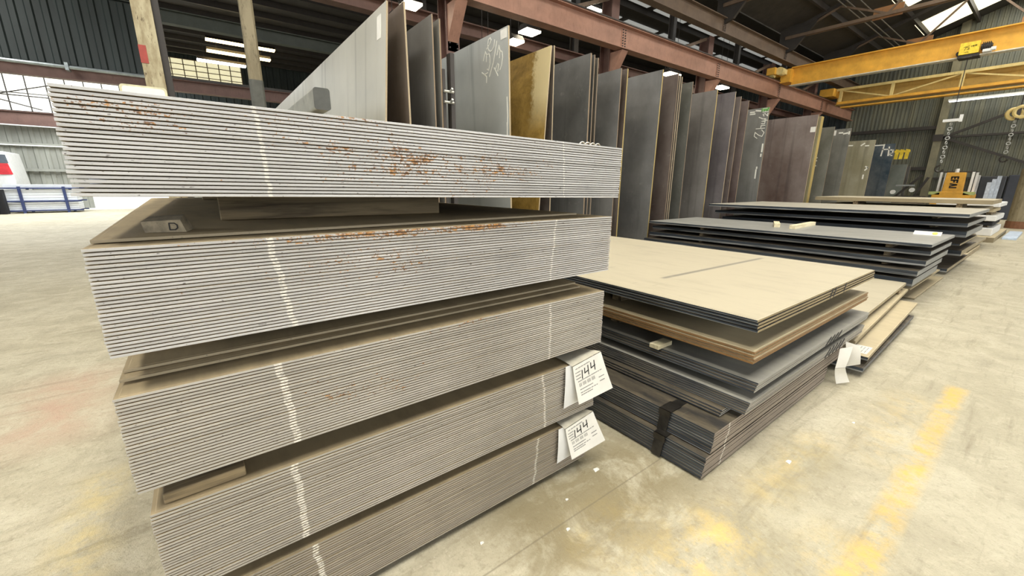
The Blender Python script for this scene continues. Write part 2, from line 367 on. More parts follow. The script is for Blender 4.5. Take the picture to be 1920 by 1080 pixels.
def corrugated(axis, a0, a1, z0, z1, at, pitch=0.3, depth=0.04, holes=()):
    """sheet wall: ribs run upright; axis 'X' spans along x at y=at, axis 'Y' spans along y at x=at"""
    m = MB(); n = max(1, int((a1-a0)/pitch)); p = (a1-a0)/n
    prof = []
    for i in range(n):
        s = a0+i*p; prof += [(s, 0), (s+p*0.45, 0), (s+p*0.55, depth), (s+p*0.9, depth)]
    prof.append((a1, 0))
    for (s0, d0), (s1, d1) in zip(prof, prof[1:]):
        segs = [(z0, z1)]
        for h0, h1, hz0, hz1 in holes:
            if s1 > h0 and s0 < h1: segs = [(z0, hz0), (hz1, z1)]
        for lo, hi in segs:
            if hi-lo < 0.01: continue
            P = [(s0, d0, lo), (s1, d1, lo), (s1, d1, hi), (s0, d0, hi)]
            if axis == 'X': m.add([(s, at-d, z) for s, d, z in P], [(0, 1, 2, 3)])
            else: m.add([(at-d, s, z) for s, d, z in P], [(0, 1, 2, 3)])
    return m
GX = [-6.14, -0.44, 5.26, 10.96, 16.66, 22.36, 28.06]       # column grid along the runway
# far end wall
struct(corrugated('Y', -14, 9.2, 0, 13.2, 33.6, 0.18, 0.03).build('wall_end', M['sheet_end']))
struct(corrugated('Y', 9.2, 34.8, 0, 9.6, 33.6, 0.32, 0.05).build('wall_end_2', M['sheet_dark']))
# rear wall: corrugated below, door opening to the bright yard, clerestory above
struct(corrugated('X', -2.4, 33.6, 2.9, 9.6, 34.88, 0.42, 0.05).build('wall_back_shaded', M['sheet_dark']))  # dark sheet over the rear wall, painting its unlit upper part
struct(corrugated('X', -15.8, 33.6, 0, 9.6, 34.95, 0.42, 0.05, holes=((-5.2, -0.8, -0.1, 2.8),)).build('wall_back', M['sheet_back']))
m = MB(); m.box(-16.2, -15.9, -14, 34.9, 0, 9.6); struct(m.build('wall_left', M['sheet_dark']))
# translucent clerestory panes in the rear wall
for i, (x0, x1, z0, z1, k) in enumerate(((-12.0, -3.0, 5.22, 7.05, 'clerestory'), (-2.2, 3.3, 7.75, 9.02, 'strip_sheet'))):
    m = MB(); m.box(x0, x1, 34.80, 34.83, z0, z1)
    o = struct(m.build('window_%d' % (i+1), M[k]))
    n = 12 if i == 0 else 9; fr = MB()
    for j in range(n+1):
        x = x0+(x1-x0)*j/n; fr.box(x-0.025, x+0.025, 34.76, 34.80, z0, z1)
    for j in range(3 if i == 0 else 5):
        z = z0+(z1-z0)*j/(2 if i == 0 else 4); fr.box(x0, x1, 34.765, 34.80, z-0.02, z+0.02)
    fr.build('window_frame', M['dark_steel' if i == 0 else 'eave_brown'], o)
# roofs: aisle bay is pitched, the two rear bays are flat
def roof_z(y): return 8.45+0.35*(9-y) if y > -2 else 8.45+0.35*11-0.35*(-2-y)
m = MB(); m.add([(-16, 9.3, roof_z(9.3)), (34, 9.3, roof_z(9.3)), (34, -2, roof_z(-2)), (-16, -2, roof_z(-2)), (-16, -14, roof_z(-14)), (34, -14, roof_z(-14))], [(0, 1, 2, 3), (3, 2, 5, 4)])
struct(m.build('ceiling', M['deck']))
m = MB(); m.box(-16, 34, 9.3, 35, 9.45, 9.5); struct(m.build('ceiling_rear', M['deck_side']))
tn = 2
for y in (7.6, 6.0, 4.4, 2.8, 1.2, -0.4, -1.9):
    m = MB(); z = roof_z(y); m.box(-16, 33.6, y-0.05, y+0.05, z-0.24, z-0.02)
    struct(m.build('trim_%d' % tn, M['dark_steel'])); tn += 1
for y in (10.6, 12.0, 13.4, 16.2, 17.6, 19.0, 21.6, 23.2, 24.8, 26.4, 28.0, 29.6, 31.2, 32.8, 34.2):
    m = MB(); m.box(-16, 33.6, y-0.06, y+0.06, 9.2, 9.44); struct(m.build('trim_%d' % tn, M['dark_steel'])); tn += 1
SKY_Y0 = 6.2
# roof skylight sheets
wn_ = 3
for a_, b_ in SKY_X:
    m = MB()
    for y0, y1 in ((SKY_Y0, -1.2),):
        m.add([(a_, y0, roof_z(y0)-0.015), (b_, y0, roof_z(y0)-0.015), (b_, y1, roof_z(y1)-0.015), (a_, y1, roof_z(y1)-0.015),
               (a_, y0, roof_z(y0)+0.02), (b_, y0, roof_z(y0)+0.02), (b_, y1, roof_z(y1)+0.02), (a_, y1, roof_z(y1)+0.02)],
              [(0, 1, 2, 3), (4, 5, 6, 7), (0, 1, 5, 4), (1, 2, 6, 5), (2, 3, 7, 6), (3, 0, 4, 7)])
    struct(m.build('window_%d' % wn_, M['skylight'])); wn_ += 1
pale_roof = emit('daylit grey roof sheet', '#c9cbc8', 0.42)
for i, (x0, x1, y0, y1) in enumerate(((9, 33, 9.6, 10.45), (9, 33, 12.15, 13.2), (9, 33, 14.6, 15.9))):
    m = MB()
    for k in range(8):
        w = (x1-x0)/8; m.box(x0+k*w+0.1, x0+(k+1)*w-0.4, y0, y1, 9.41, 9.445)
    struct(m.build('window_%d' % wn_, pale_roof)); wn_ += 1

e = empty('steel_column', (33.38, 4.80, 0), 'olive tan column standing against the far end wall', 'column')
m = MB(); m.box(-0.14, 0.16, -0.16, 0.16, 0, 11.2); m.build('shaft', painted('olive tan paint', '#7f7a62', '#55503f', 0.4), e)
m = MB(); m.box(-0.18, -0.14, -0.2, 0.2, 4.0, 4.35); m.build('gusset_plate', M['dark_steel'], e)
# girts and bracing on the end wall
for z in (2.55, 4.75, 6.95):
    m = MB(); m.box(33.3, 33.52, 4.9, 9.0, z-0.09, z+0.09); struct(m.build('trim_%d' % tn, M['dark_steel'])); tn += 1
for z in (2.0, 4.2):
    m = MB(); m.box(33.3, 33.52, -8, 4.6, z-0.05, z+0.05); struct(m.build('trim_%d' % tn, M['dark_steel'])); tn += 1
for q in ((33.32, 0.6, 6.05), (33.32, 0.4, 2.25)):
    m = MB(); m.bar((33.32, 4.60, 4.18), q, 0.12, 0.12); struct(m.build('trim_%d' % tn, M['dark_steel'])); tn += 1

def hsection(m, x, y, z0, z1, w=0.27, d=0.34, mi=0):
    m.box(x-w/2, x+w/2, y-d/2, y-d/2+0.025, z0, z1, mi); m.box(x-w/2, x+w/2, y+d/2-0.025, y+d/2, z0, z1, mi)
    m.box(x-0.015, x+0.015, y-d/2+0.025, y+d/2-0.025, z0, z1, mi); return m
def mottled(name, a, b, c):
    t = NT(name, 0.7); n = t.noise(t.mapping('World', (7, 7, 1.6)), 1.0, 6, 0.7); n2 = t.noise(t.mapping('World', (16, 16, 5)), 1.0, 5, 0.7)
    base = t.mix(t.ramp(n, 0.42, 0.6), lin(a), lin(b)); return t.done(t.mix(t.ramp(n2, 0.58, 0.68), base, lin(c)))
M['post_cream'] = mottled('flaking cream paint', '#b3a888', '#8b7c5c', '#54452f')
M['post_tan'] = mottled('tan painted post', '#8c8166', '#7a6f56', '#5f543f')
# near post by the tall stack
e = empty('steel_column', (-0.30, 9.0, 0), 'mottled cream steel column standing behind the left half of the tall stack', 'column')
h = MB(); h.box(-0.14, 0.10, -0.17, -0.14, 0, 5.51); h.box(-0.14, 0.10, 0.14, 0.17, 0, 5.51); h.box(-0.03, 0.0, -0.14, 0.14, 0, 5.51)
h.build('shaft', M['post_cream'], e)
h = MB(); h.box(0.105, 0.19, -0.10, 0.10, 0, 5.51); h.build('channel', M['dark_steel'], e)
h = MB(); h.box(-0.145, -0.055, -0.178, -0.171, 3.27, 3.52); h.build('red_patch', plain('red paint patch', '#a5453a', 0.6), e)['label'] = 'patch of red paint'
h = MB(); h.box(-0.3, 0.3, -0.25, 0.25, 0, 0.03); h.build('base_plate', M['dark_steel'], e)
e = empty('steel_post', (1.06, 9.0, 0), 'slim tan post with a dark grey sleeve behind the tall stack', 'post')
h = MB(); h.prism([(-0.10, -0.07), (-0.07, -0.10), (0.07, -0.10), (0.10, -0.07), (0.10, 0.07), (0.07, 0.10), (-0.07, 0.10), (-0.10, 0.07)], 3.25, 5.51, 'Z'); h.build('shaft', M['post_tan'], e)
h = MB(); h.prism([(-0.105, -0.075), (-0.075, -0.105), (0.075, -0.105), (0.105, -0.075), (0.105, 0.075), (0.075, 0.105), (-0.075, 0.105), (-0.105, 0.075)], 0, 3.26, 'Z'); h.build('sleeve', plain('grey sleeve paint', '#575750', 0.7), e)['label'] = 'dark grey painted lower sleeve'
# sign on the column
e = empty('sign_board', (-0.48, 8.78, 2.80), 'white rounded sign board fixed low on the cream column', 'sign')
pr = []
for cx, cz, a0 in ((0.23, 0.09, 0), (-0.23, 0.09, 90), (-0.23, -0.25, 180), (0.23, -0.25, 270)):
    for k in range(5): a = R(a0+k*22.5); pr.append((cx+0.045*math.cos(a), cz+0.045*math.sin(a)))
h = MB(); h.prism(pr, 0, 0.02, 'Y'); h.build('border', plain('cream border', '#d9d3ae', 0.6), e)
h = MB(); h.prism([(a*0.9, b*0.88-0.01) for a, b in pr], -0.012, 0.001, 'Y'); h.build('face', M['white'], e)
h = MB(); h.box(0.05, 0.22, 0.02, 0.045, -0.3, -0.2); h.build('bracket', M['dark_steel'], e)

# runway girders ---------------------------------------------------
def girder(name, label, x0, x1, y, zb, zt, mat, fw, splices, rail=True):
    e = empty(name, (x0, y, zb), label, 'girder'); L = x1-x0; H_ = zt-zb
    m = MB(); m.box(0, L, -0.012, 0.012, 0.03, H_-0.03); m.box(0, L, -fw/2, fw/2, 0, 0.03); m.box(0, L, -fw/2, fw/2, H_-0.03, H_)
    m.build('beam', mat, e)
    if rail:
        m = MB(); m.box(0, L, -fw/2-0.03, fw/2+0.03, H_, H_+0.03); m.box(0, L, -0.04, 0.04, H_+0.03, H_+0.11); m.build('crane_rail', M['rail'], e)
    for sx in splices:
        m = MB(); m.box(sx-x0-0.10, sx-x0+0.10, -0.03, -0.012, 0.06, H_-0.06)
        for a in (-0.055, 0.055):
            for k in range(7):
                z = 0.1+k*(H_-0.2)/6; m.tube((sx-x0+a, -0.03, z), (sx-x0+a, -0.055, z), 0.02, 6, 1)
        m.build('splice_plate', [mat, M['dark_steel']], e)
    return e
girder('runway_girder', 'red oxide crane runway girder passing above the upright plates', -15.9, 33.4, 9.0, 5.52, 6.16, M['red_oxide'], 0.32, GX[2:])
girder('runway_girder', 'slimmer dull red runway girder behind the main one', -15.9, 33.4, 10.8, 5.46, 5.78, M['red_dull'], 0.3, (), False)
girder('eave_beam', 'brown eave beam running above the red runway girder', -15.9, 33.4, 8.95, 7.05, 7.58, M['eave_brown'], 0.30, GX[3:], False)
girder('runway_girder', 'dull brown girder under the dark hanging sheets at the left rear', -15.9, 33.4, 20.0, 4.70, 5.10, M['red_dull'], 0.3, ())
girder('eave_beam', 'greenish grey beam above the dark hanging sheets', -15.9, 33.4, 20.0, 6.88, 7.32, M['green_steel'], 0.3, (), False)
girder('runway_girder', 'brown girder along the rear wall below the bright clerestory', -15.9, -4.0, 34.4, 4.48, 5.15, M['red_dull'], 0.3, (), False)
names = {2: 'behind the grey plate with chalk writing', 3: 'above the dark blue upright plates', 4: 'above the brown grouped upright plates', 5: 'at the yellow crane end', 6: 'farthest along the runway'}
for k, x in enumerate(GX):
    if k == 1: continue
    e = empty('steel_column', (x, 9.55, 0), 'red oxide runway column ' + names.get(k, 'left of the cream column, out at the side'), 'column', 'runway columns')
    m = MB(); hsection(m, 0, 0, 0, 7.1, 0.34, 0.4); m.build('shaft', M['red_dull'], e)
    m = MB(); m.prism([(-0.46, 5.50), (-0.66, 5.50), (-0.20, 4.75), (-0.20, 4.55), (-0.17, 4.55), (-0.17, 5.50)], -0.14, 0.14, 'X')
    for s in (-0.1, 0.1):
        for q in range(8): m.tube((s, -0.19, 4.62+q*0.1), (s, -0.235, 4.62+q*0.1), 0.018, 6, 1)
    m.build('bracket', [M['red_oxide'], M['dark_steel']], e)
    if k >= 2:
        m = MB(); m.box(-0.10, 0.10, -0.14, 0.14, 0, 0.05); m.build('base_plate', M['dark_steel'], e)
    if k >= 3:
        m = MB(); m.bar((-0.2, -0.05, 7.0), (-2.3, -0.05, 6.2), 0.1, 0.1); m.build('brace', M['eave_brown'], e)
    e2 = empty('rear_column', (x+0.1, 11.2, 0), 'slim dark column of the rear runway ' + names.get(k, 'left of the cream column, out at the side'), 'column', 'rear runway columns')
    m = MB(); hsection(m, 0, 0, 0, 9.2, 0.2, 0.24); m.build('shaft', M['dark_steel'], e2)
    m = MB(); m.box(-0.1, 0.1, -0.5, -0.12, 5.30, 5.45); m.build('bracket', M['dark_steel'], e2)
for k, x in enumerate((-10.5, 8.0, 19.0, 30.0)):
    e = empty('rear_column', (x, 20.25, 0), ('dark column holding the hanging sheets at the left', 'dark column far behind the second upright plate', 'dark column far behind the golden plate', 'dark column in the far rear corner')[k], 'column')
    m = MB(); hsection(m, 0, 0, 0, 9.2, 0.24, 0.3); m.build('shaft', M['dark_steel'], e)
# dark hanging sheets, with the pale pipe below
e = empty('hanging_sheeting', (-8, 19.8, 5.1), 'dark corrugated sheeting hanging left of the cream column', 'sheeting')
o = corrugated('X', -7.9, 7.55, 0.0, 2.1, 0.0, 0.35, 0.05).build('sheet', M['sheet_dark'], e)
m = MB(); m.tube((-7.9, -0.24, -0.10), (7.5, -0.24, -0.10), 0.055, 10)
for x in (-6, -3.2, -0.4, 2.4, 5.2): m.box(x-0.04, x+0.04, -0.32, 0.0, -0.2, 0.02)
m.build('pipe', plain('pale grey pipe', '#9fa8aa', 0.35, 0.6), e)['label'] = 'pale grey pipe with clamps'

# roof trusses over the aisle bay
for k, x in enumerate((10.96, 16.66, 22.36, 28.06)):
    e = empty('roof_truss', (x, 9.0, 7.6), 'dark steel roof truss ' + ('nearest the camera', 'second from the camera', 'whose chord meets the eave beam left of the yellow cranes', 'beyond the front yellow crane')[k], 'truss', 'roof trusses')
    m = MB()
    for s in (-0.07, 0.07): m.box(s-0.05, s+0.05, -20, 0, 0.36, 0.48)
    m.build('bottom_chord', M['eave_brown'], e)
    m = MB(); m.bar((0, 0.1, 0.56), (0, -11, 0.56+0.35*11), 0.16, 0.14); m.bar((0, -11, 0.56+0.35*11), (0, -20, 0.56+0.35*2), 0.16, 0.14); m.build('top_chord', M['dark_steel'], e)
    ys = [-0.2, -3.5, -7.0, -10.6, -14.2, -17.6]
    for j, y in enumerate(ys):
        zt = 0.5+0.35*(-y if y > -11 else 22+y); ym = y-1.7; zm = 0.5+0.35*(-ym if ym > -11 else 22+ym)
        m = MB(); m.bar((0, y, 0.45), (0, ym, zm), 0.07, 0.07); m.build('web', M['eave_brown'], e)
        if j < 5:
            m = MB(); m.bar((0, ys[j+1], 0.45), (0, ym, zm), 0.07, 0.07); m.build('web', M['eave_brown'], e)
        if j: m = MB(); m.box(-0.015, 0.015, y-0.45, y+0.45, 0.30, 0.72); m.build('gusset_plate', M['gusset'], e)
    m = MB(); m.prism([(0.25, -0.3), (0.25, 0.9), (-1.2, 0.9), (-0.4, -0.1)], -0.06, 0.06, 'X'); m.build('end_bracket', M['dark_steel'], e)
# pipes strung under the roof slope
for y, z in ((6.9, 8.85), (6.7, 8.86), (6.4, 8.9)):
    m = MB(); m.tube((6, y, z-0.18), (33.5, y, z-0.18), 0.022, 8)
    tag(m.build('conduit_pipe', plain('grey conduit', '#6b665c', 0.5)), 'thin grey conduit strung under the sloping roof', 'pipe', 'roof conduits')

# ------------------------------------------------------------------ bridge cranes
e = empty('bridge_crane', (22.36, 9.0, 5.95), 'yellow overhead crane beam nearest the camera with hoist', 'crane')
m = MB(); m.box(-0.015, 0.015, -20, -0.5, 0.03, 0.77); m.box(-0.2, 0.2, -20, -0.5, 0.74, 0.78); m.build('beam', M['crane_yellow'], e)
m = MB(); m.box(-0.17, 0.17, -20, -0.5, 0.0, 0.035); m.build('lower_flange', plain('pale worn flange', '#d9d2bd', 0.45, 0.2), e)['label'] = 'pale worn lower flange'
m = MB(); m.box(-1.1, 1.1, -0.18, 0.16, 0.42, 0.70); m.box(-0.35, 0.35, -0.55, -0.15, 0.15, 0.70); m.build('end_truck', M['crane_yellow'], e)
for sx in (-0.85, 0.85):
    m = MB(); m.tube((sx, -0.1, 0.48), (sx, 0.08, 0.48), 0.16, 16); m.build('wheel', M['crane_pale'], e)
m = MB(); m.tube((-0.95, -0.3, 0.55), (-0.6, -0.3, 0.55), 0.16, 14); m.box(-0.6, -0.4, -0.42, -0.2, 0.45, 0.65); m.build('drive_motor', M['crane_pale'], e)
h = empty('hoist', (22.36, 2.96, 5.95), 'yellow hoist trolley with dark motor hanging on the front crane beam', 'hoist')
h.scale = (0.8, 0.52, 0.55); h.location.z = 6.03
m = MB(); m.box(-0.36, -0.24, -0.45, 0.48, -0.02, 0.66); m.build('panel', M['bright_yellow'], h, bevel=0.01)
strokes('lettering', [[(-0.28, 0.40), (-0.18, 0.42), (-0.18, 0.36), (-0.22, 0.22)], [(-0.12, 0.42), (-0.02, 0.43)], [(-0.12, 0.42), (-0.12, 0.34), (-0.03, 0.33), (-0.04, 0.24), (-0.13, 0.24)],
        [(0.06, 0.36), (0.06, 0.44)], [(0.12, 0.38), (0.18, 0.38), (0.18, 0.43), (0.12, 0.43), (0.12, 0.38)], [(0.23, 0.39), (0.29, 0.39), (0.29, 0.44), (0.23, 0.44), (0.23, 0.39)], [(-0.18, 0.08), (-0.06, 0.10), (-0.02, 0.07)]],
        lambda a, b: (-0.361, -a, b), (-1, 0, 0), 0.035, plain('faded lettering', '#8a7420', 0.7), h)
m = MB(); m.tube((-0.2, -0.5, 0.30), (-0.2, -0.95, 0.30), 0.17, 14); m.tube((-0.2, -0.95, 0.30), (-0.2, -1.0, 0.30), 0.12, 14)
for q in range(5): m.box(-0.4, 0.0, -0.6-q*0.08, -0.57-q*0.08, 0.1, 0.5)
m.build('motor', M['dark_steel'], h)
m = MB(); m.box(-0.4, -0.1, -1.02, -0.62, -0.06, 0.10); m.box(-0.42, -0.2, -1.2, -0.98, -0.02, 0.16); m.build('brake_housing', M['white'], h, bevel=0.02)
m = MB(); m.tube((-0.3, 0.5, 0.1), (0.3, 0.5, 0.1), 0.12, 12); m.build('rope_drum', M['black'], h)
m = MB(); m.box(-0.32, 0.28, -0.5, 0.5, -0.2, -0.04); m.tube((-0.3, -0.2, -0.22), (-0.3, 0.3, -0.22), 0.06, 10); m.build('trolley_frame', M['rail'], h)
def chain(name, loc, n, s, label, mat, top=None, hook=True):
    e = empty(name, loc, label, 'chain')
    if top: m = MB(); m.tube((0, 0, 0), (0, 0, top), 0.012, 6); m.build('wire_rope', M['rail'], e)
    for k in range(n):
        m = MB(); ax = (1, 0, 0) if k % 2 else (0.3, 1, 0); m.torus((0, 0, -k*s*1.25-s*0.6), ax, s*0.42, s*0.13, 12, 6)
        m.build('chain_link', mat, e)
    if hook:
        z = -n*s*1.25-0.05; m = MB(); P = [Vector((0, 0.0, z))]
        for q in range(9):
            a = R(90-q*32); P.append(Vector((0, 0.11*math.cos(a), z-0.13+0.11*math.sin(a))))
        m.path(P, 0.03, 8); m.build('hook', M['rail'], e)
    return e
M['chain'] = plain('galvanised chain', '#a9a9a2', 0.4, 0.6)
c = chain('hoist_chain', (22.22, 2.96, 3.82), 9, 0.13, 'hanging chain and hook under the yellow hoist', M['chain'], 2.10)
m = MB(); m.box(-0.1, 0.1, -0.22, 0.22, 0.0, 0.09); m.box(-0.06, 0.06, -0.26, -0.18, -0.02, 0.22); m.build('hook_block', M['white'], c)['label'] = 'pale hook block'
c = chain('hook_chain', (25.9, 1.70, 4.10), 8, 0.13, 'chain below the round yellow hook block at the right edge', M['chain'], None)
b = empty('hook_block', (25.9, 1.66, 4.10), 'round yellow pulley block hanging at the right edge', 'hook block')
m = MB(); m.torus((-0.08, -0.08, 0.26), (1, 0, 0), 0.19, 0.07, 20, 8); m.build('sheave', M['crane_pale'], b)
m = MB(); m.torus((0.08, 0.12, 0.22), (1, 0.25, 0), 0.18, 0.07, 20, 8); m.build('sheave', M['crane_pale'], b)
m = MB(); m.box(-0.13, 0.13, -0.05, 0.05, 0.0, 0.45); m.build('cheek_plate', M['rail'], b)
m = MB(); m.tube((0, 0, 0.4), (0, 0, 2.2), 0.015, 6); m.build('wire_rope', M['rail'], b)

e = empty('bridge_crane', (28.5, 9.0, 5.65), 'pale yellow lattice sided crane behind the front crane beam', 'crane')
m = MB(); m.box(0.55, 0.60, -20, -0.4, 0.25, 1.0); m.box(0.35, 0.8, -20, -0.4, 0.98, 1.02); m.box(0.35, 0.8, -20, -0.4, 0.22, 0.26); m.build('beam', M['crane_shade'], e)
m = MB(); m.box(-0.06, 0.06, -20, -0.5, 0.88, 1.0); m.build('top_chord', M['crane_pale'], e)
m = MB(); m.box(-0.08, 0.08, -20, -0.6, 0.20, 0.32); m.box(-0.1, 0.3, -20, -0.8, 0.0, 0.06); m.build('bottom_chord', M['crane_yellow'], e)
m = MB(); m.box(0.05, 0.5, -20, -0.6, 0.19, 0.21); m.build('walkway', M['crane_pale'], e)
ys = [-0.7, -2.8, -5.2, -7.6, -10.0, -12.4]
for j, y in enumerate(ys):
    m = MB(); m.box(-0.05, 0.05, y-0.06, y+0.06, 0.26, 0.94); m.build('lattice_post', M['crane_pale'], e)
    if j < 5:
        m = MB(); a, b_ = ((y, 0.9), (ys[j+1], 0.3)) if j % 2 == 0 else ((y, 0.3), (ys[j+1], 0.9))
        m.bar((0, a[0], a[1]), (0, b_[0], b_[1]), 0.05, 0.06); m.build('lattice_diagonal', M['crane_pale'], e)
m = MB(); m.box(-0.35, 0.75, -0.45, 0.2, 0.62, 1.02); m.build('end_truck', M['crane_yellow'], e, bevel=0.02)
e = empty('strip_light', (33.2, 3.4, 6.02), 'long white strip light high on the far end wall', 'light')
m = MB(); m.box(-0.08, 0.08, -4.6, 1.35, 0, 0.10); m.build('housing', M['white'], e)
m = MB(); m.box(-0.1, 0.06, -4.55, 1.3, -0.035, -0.002); m.build('tube', emit('strip tube', '#f6f8ff', 3.0), e)

# ------------------------------------------------------------------ hanging lamps in the rear bays
def highbay(x, y, z, L, label, mat=None, rz=0.0, tilt=0.0, top=9.45):
    e = empty('high_bay_lamp', (x, y, z), label, 'lamp', 'lamps in the rear bays', rz)
    m = MB(); m.prism([(-0.22, 0), (-0.12, 0.14), (0.12, 0.14), (0.22, 0)], -L/2, L/2, 'X'); m.build('housing', M['dark_steel'], e)
    m = MB(); m.box(-L/2, L/2, -0.2, 0.2, -0.05, 0.0); m.build('lens', mat or M['lamp'], e)
    m = MB()
    for s in (-L*0.35, L*0.35): m.tube((s, 0, 0.13), (s, 0, top-z), 0.008, 5)
    m.build('hanger', M['rail'], e)
for a in ((4.53, 10.0, 5.56, 0.40, 'bright lamp above the second upright plate, the higher of two'), (4.15, 10.0, 5.16, 0.24, 'small bright lamp above the second upright plate, the lower of two'),
          (8.10, 10.0, 5.72, 0.50, 'bright lamp above the golden plate, the higher of two'), (7.75, 10.25, 5.46, 0.40, 'bright lamp above the golden plate, the lower of two'), (6.85, 10.4, 5.22, 0.28, 'small bright lamp beside the top corner of the chalk marked plate'),
          (10.8, 10.2, 6.92, 0.5, 'bright lamp showing above the red runway girder'), (15.3, 10.1, 5.72, 0.75, 'bright lamp at the top of the brown grouped plates'), (19.2, 10.1, 5.78, 0.7, 'bright lamp under the runway girder, right of the brown grouped plates')):
    highbay(*a)
highbay(2.75, 27.0, 8.42, 3.0, 'warm fluorescent lamp behind the tan post, the upper of two', M['tube_warm'])
highbay(2.65, 27.45, 8.02, 2.8, 'warm fluorescent lamp behind the tan post, the lower of two', M['tube_warm'])
highbay(1.85, 27.9, 7.62, 2.1, 'white fluorescent lamp left of the tan post', M['tube_white'])

# ------------------------------------------------------------------ upright plates in the rack
def upright_mat():
    t = NT('upright plate face', 0.42, 0.35); v = t.mapping('Object'); oc = t.objcolor()
    n = t.noise(t.mapping('World', (0.4, 0.9, 0.7)), 1.0, 6, 0.62); st = t.noise(t.mapping('World', (0.4, 5.5, 0.18)), 1.0, 4, 0.6)
    base = t.mix(t.ramp(n, 0.3, 0.72), t.mix(0.18, oc, (0.03, 0.03, 0.03, 1)), t.mix(0.24, oc, (0.75, 0.73, 0.68, 1)))
    base = t.mix(t.math('MULTIPLY', t.ramp(st, 0.55, 0.68), 0.45), base, t.mix(0.6, oc, (0.03, 0.032, 0.035, 1)))
    sp = t.noise(t.mapping('World', (7, 7, 7)), 1.0, 6, 0.75); base = t.mix(t.math('MULTIPLY', t.ramp(sp, 0.6, 0.75), 0.25), base, lin('#cfccc0'))
    t.put(t.b.inputs['Roughness'], t.math('ADD', 0.34, t.math('MULTIPLY', n, 0.25)))
    return t.done(base)
def golden_mat():
    t = NT('golden rust face', 0.5, 0.2); v = t.mapping('World'); xyz = t.sep(v)
    n = t.noise(v, 2.2, 8, 0.75, 0.4); n2 = t.noise(v, 14, 6, 0.75)
    base = t.mix(t.ramp(n, 0.35, 0.65), lin('#745a22'), lin('#ab8a44'))
    base = t.mix(t.math('MULTIPLY', t.ramp(n2, 0.5, 0.7), 0.4), base, lin('#54431c'))
    edge = t.ramp(t.math('SUBTRACT', t.math('ADD', 5.16, t.math('ADD', t.math('MULTIPLY', n, 0.5), t.math('MULTIPLY', n2, 0.35))), xyz[1]), 0.0, 0.12)
    hi = t.math('MULTIPLY', edge, t.ramp(xyz[2], 2.35, 2.9)); base = t.mix(t.math('MULTIPLY', hi, 0.85), base, lin('#dccb9c'))
    return t.done(base)
M['upright'] = upright_mat(); M['golden'] = golden_mat()
M['upright_edge'] = steel_edge('upright plate edge', '#8e7a60', 0.8, '#7d5030', dark=0.4)
M['upright_edge_yellow'] = steel_edge('yellowed plate edge', '#b39c5a', 0.4)
M['upright_edge_pale'] = steel_edge('pale plate edge', '#b9a684', 0.5, '#8b6038')
YF = 5.15; ZB = 0.32
def upright(x, z, colr, label, length=3.55, t=0.016, lean=0.0, edge='upright_edge', mat='upright', yf=YF, zb=ZB):
    """x, z: top of the near end; the plate stands on the rack base; mesh origin at the bottom near corner"""
    m = MB(); H_ = (z-zb)/math.cos(lean)
    m.box(0, t, 0, length, 0, H_, 0)
    for i in range(6): m.mi[-6+i] = [1, 1, 1, 0, 1, 0][i]
    o = m.build('upright_steel_plate', [M[mat], M[edge]], None, (x-math.sin(lean)*H_ , yf, zb))
    o.rotation_euler = (0, lean, 0); o.color = lin(colr)
    return tag(o, label, 'steel plate', 'upright plates in the rack')
U = {}
def up(key, *a, **k): U[key] = upright(*a, **k)
up('p1', 2.03, 3.56, '#d8d6c9', 'long light grey upright plate nearest the camera with a paper label', 9.3, 0.022, R(4.6), 'upright_edge_pale')
up('p1b', 2.24, 3.60, '#6e5a48', 'brown upright plate directly behind the light grey one', 8.0, 0.022, 0.0, 'upright_edge_pale')
up('p2', 2.60, 3.55, '#85837c', 'dark grey upright plate, left one of a close pair', 8.0, 0.016, 0.0)
up('p2b', 2.70, 3.52, '#8a877d', 'grey upright plate, right one of the close pair behind', 8.0, 0.02, 0.0)
up('p3', 3.78, 3.67, '#bfc2bc', 'grey upright plate with white chalk letters and a paper label', 7.5, 0.026, R(-1.4), 'upright_edge_pale')
up('p4', 4.60, 3.57, '#a5823a', 'golden rusty upright plate leaning against the plate behind', 3.5, 0.018, R(4.2), 'upright_edge_pale', 'golden')
up('p4b', 4.66, 3.58, '#3a2a20', 'dark brown upright plate the golden one leans on', 3.5, 0.018, 0.0, 'upright_edge_pale')
up('p5', 5.48, 3.62, '#5c5c58', 'dark blue upright plate right of the golden one', 3.5, 0.03, 0.0)
up('p5b', 5.57, 3.61, '#4a4a48', 'second plate tight behind the dark blue one', 3.5, 0.02, 0.0)
up('p5c', 5.66, 3.58, '#5f584c', 'third plate tight behind the dark blue one, brown edged', 3.5, 0.02, 0.0)
up('p6', 6.28, 3.52, '#7b7a77', 'mid grey upright plate left of a brown one', 3.5, 0.02, 0.0)
up('p6b', 6.45, 3.54, '#5c4a3e', 'brown upright plate with a bright yellow edge behind the top bundle', 3.5, 0.03, 0.0, 'upright_edge_yellow')
up('p7', 7.52, 3.69, '#71716f', 'blue grey upright plate with a light tan edge, widest seen after the golden one', 3.5, 0.03, R(0.8), 'upright_edge_yellow')
up('p8', 8.06, 3.70, '#5b463b', 'brown upright plate, first of a tight group of three', 3.5, 0.02, 0.0)
up('p8b', 8.13, 3.68, '#6a5d50', 'tan edged upright plate, middle one of a tight group of three', 3.5, 0.02, 0.0, 'upright_edge_pale')
up('p8c', 8.20, 3.66, '#5a4d42', 'upright plate, last of a tight group of three', 3.5, 0.02, 0.0, 'upright_edge_pale')
up('p8d', 8.62, 3.63, '#55564b', 'narrow seen olive grey upright plate right of the tight group of three', 3.5, 0.02, 0.0)
up('p9', 9.65, 3.61, '#77716c', 'grey brown upright plate with a yellowed edge', 3.5, 0.03, 0.0, 'upright_edge_yellow')
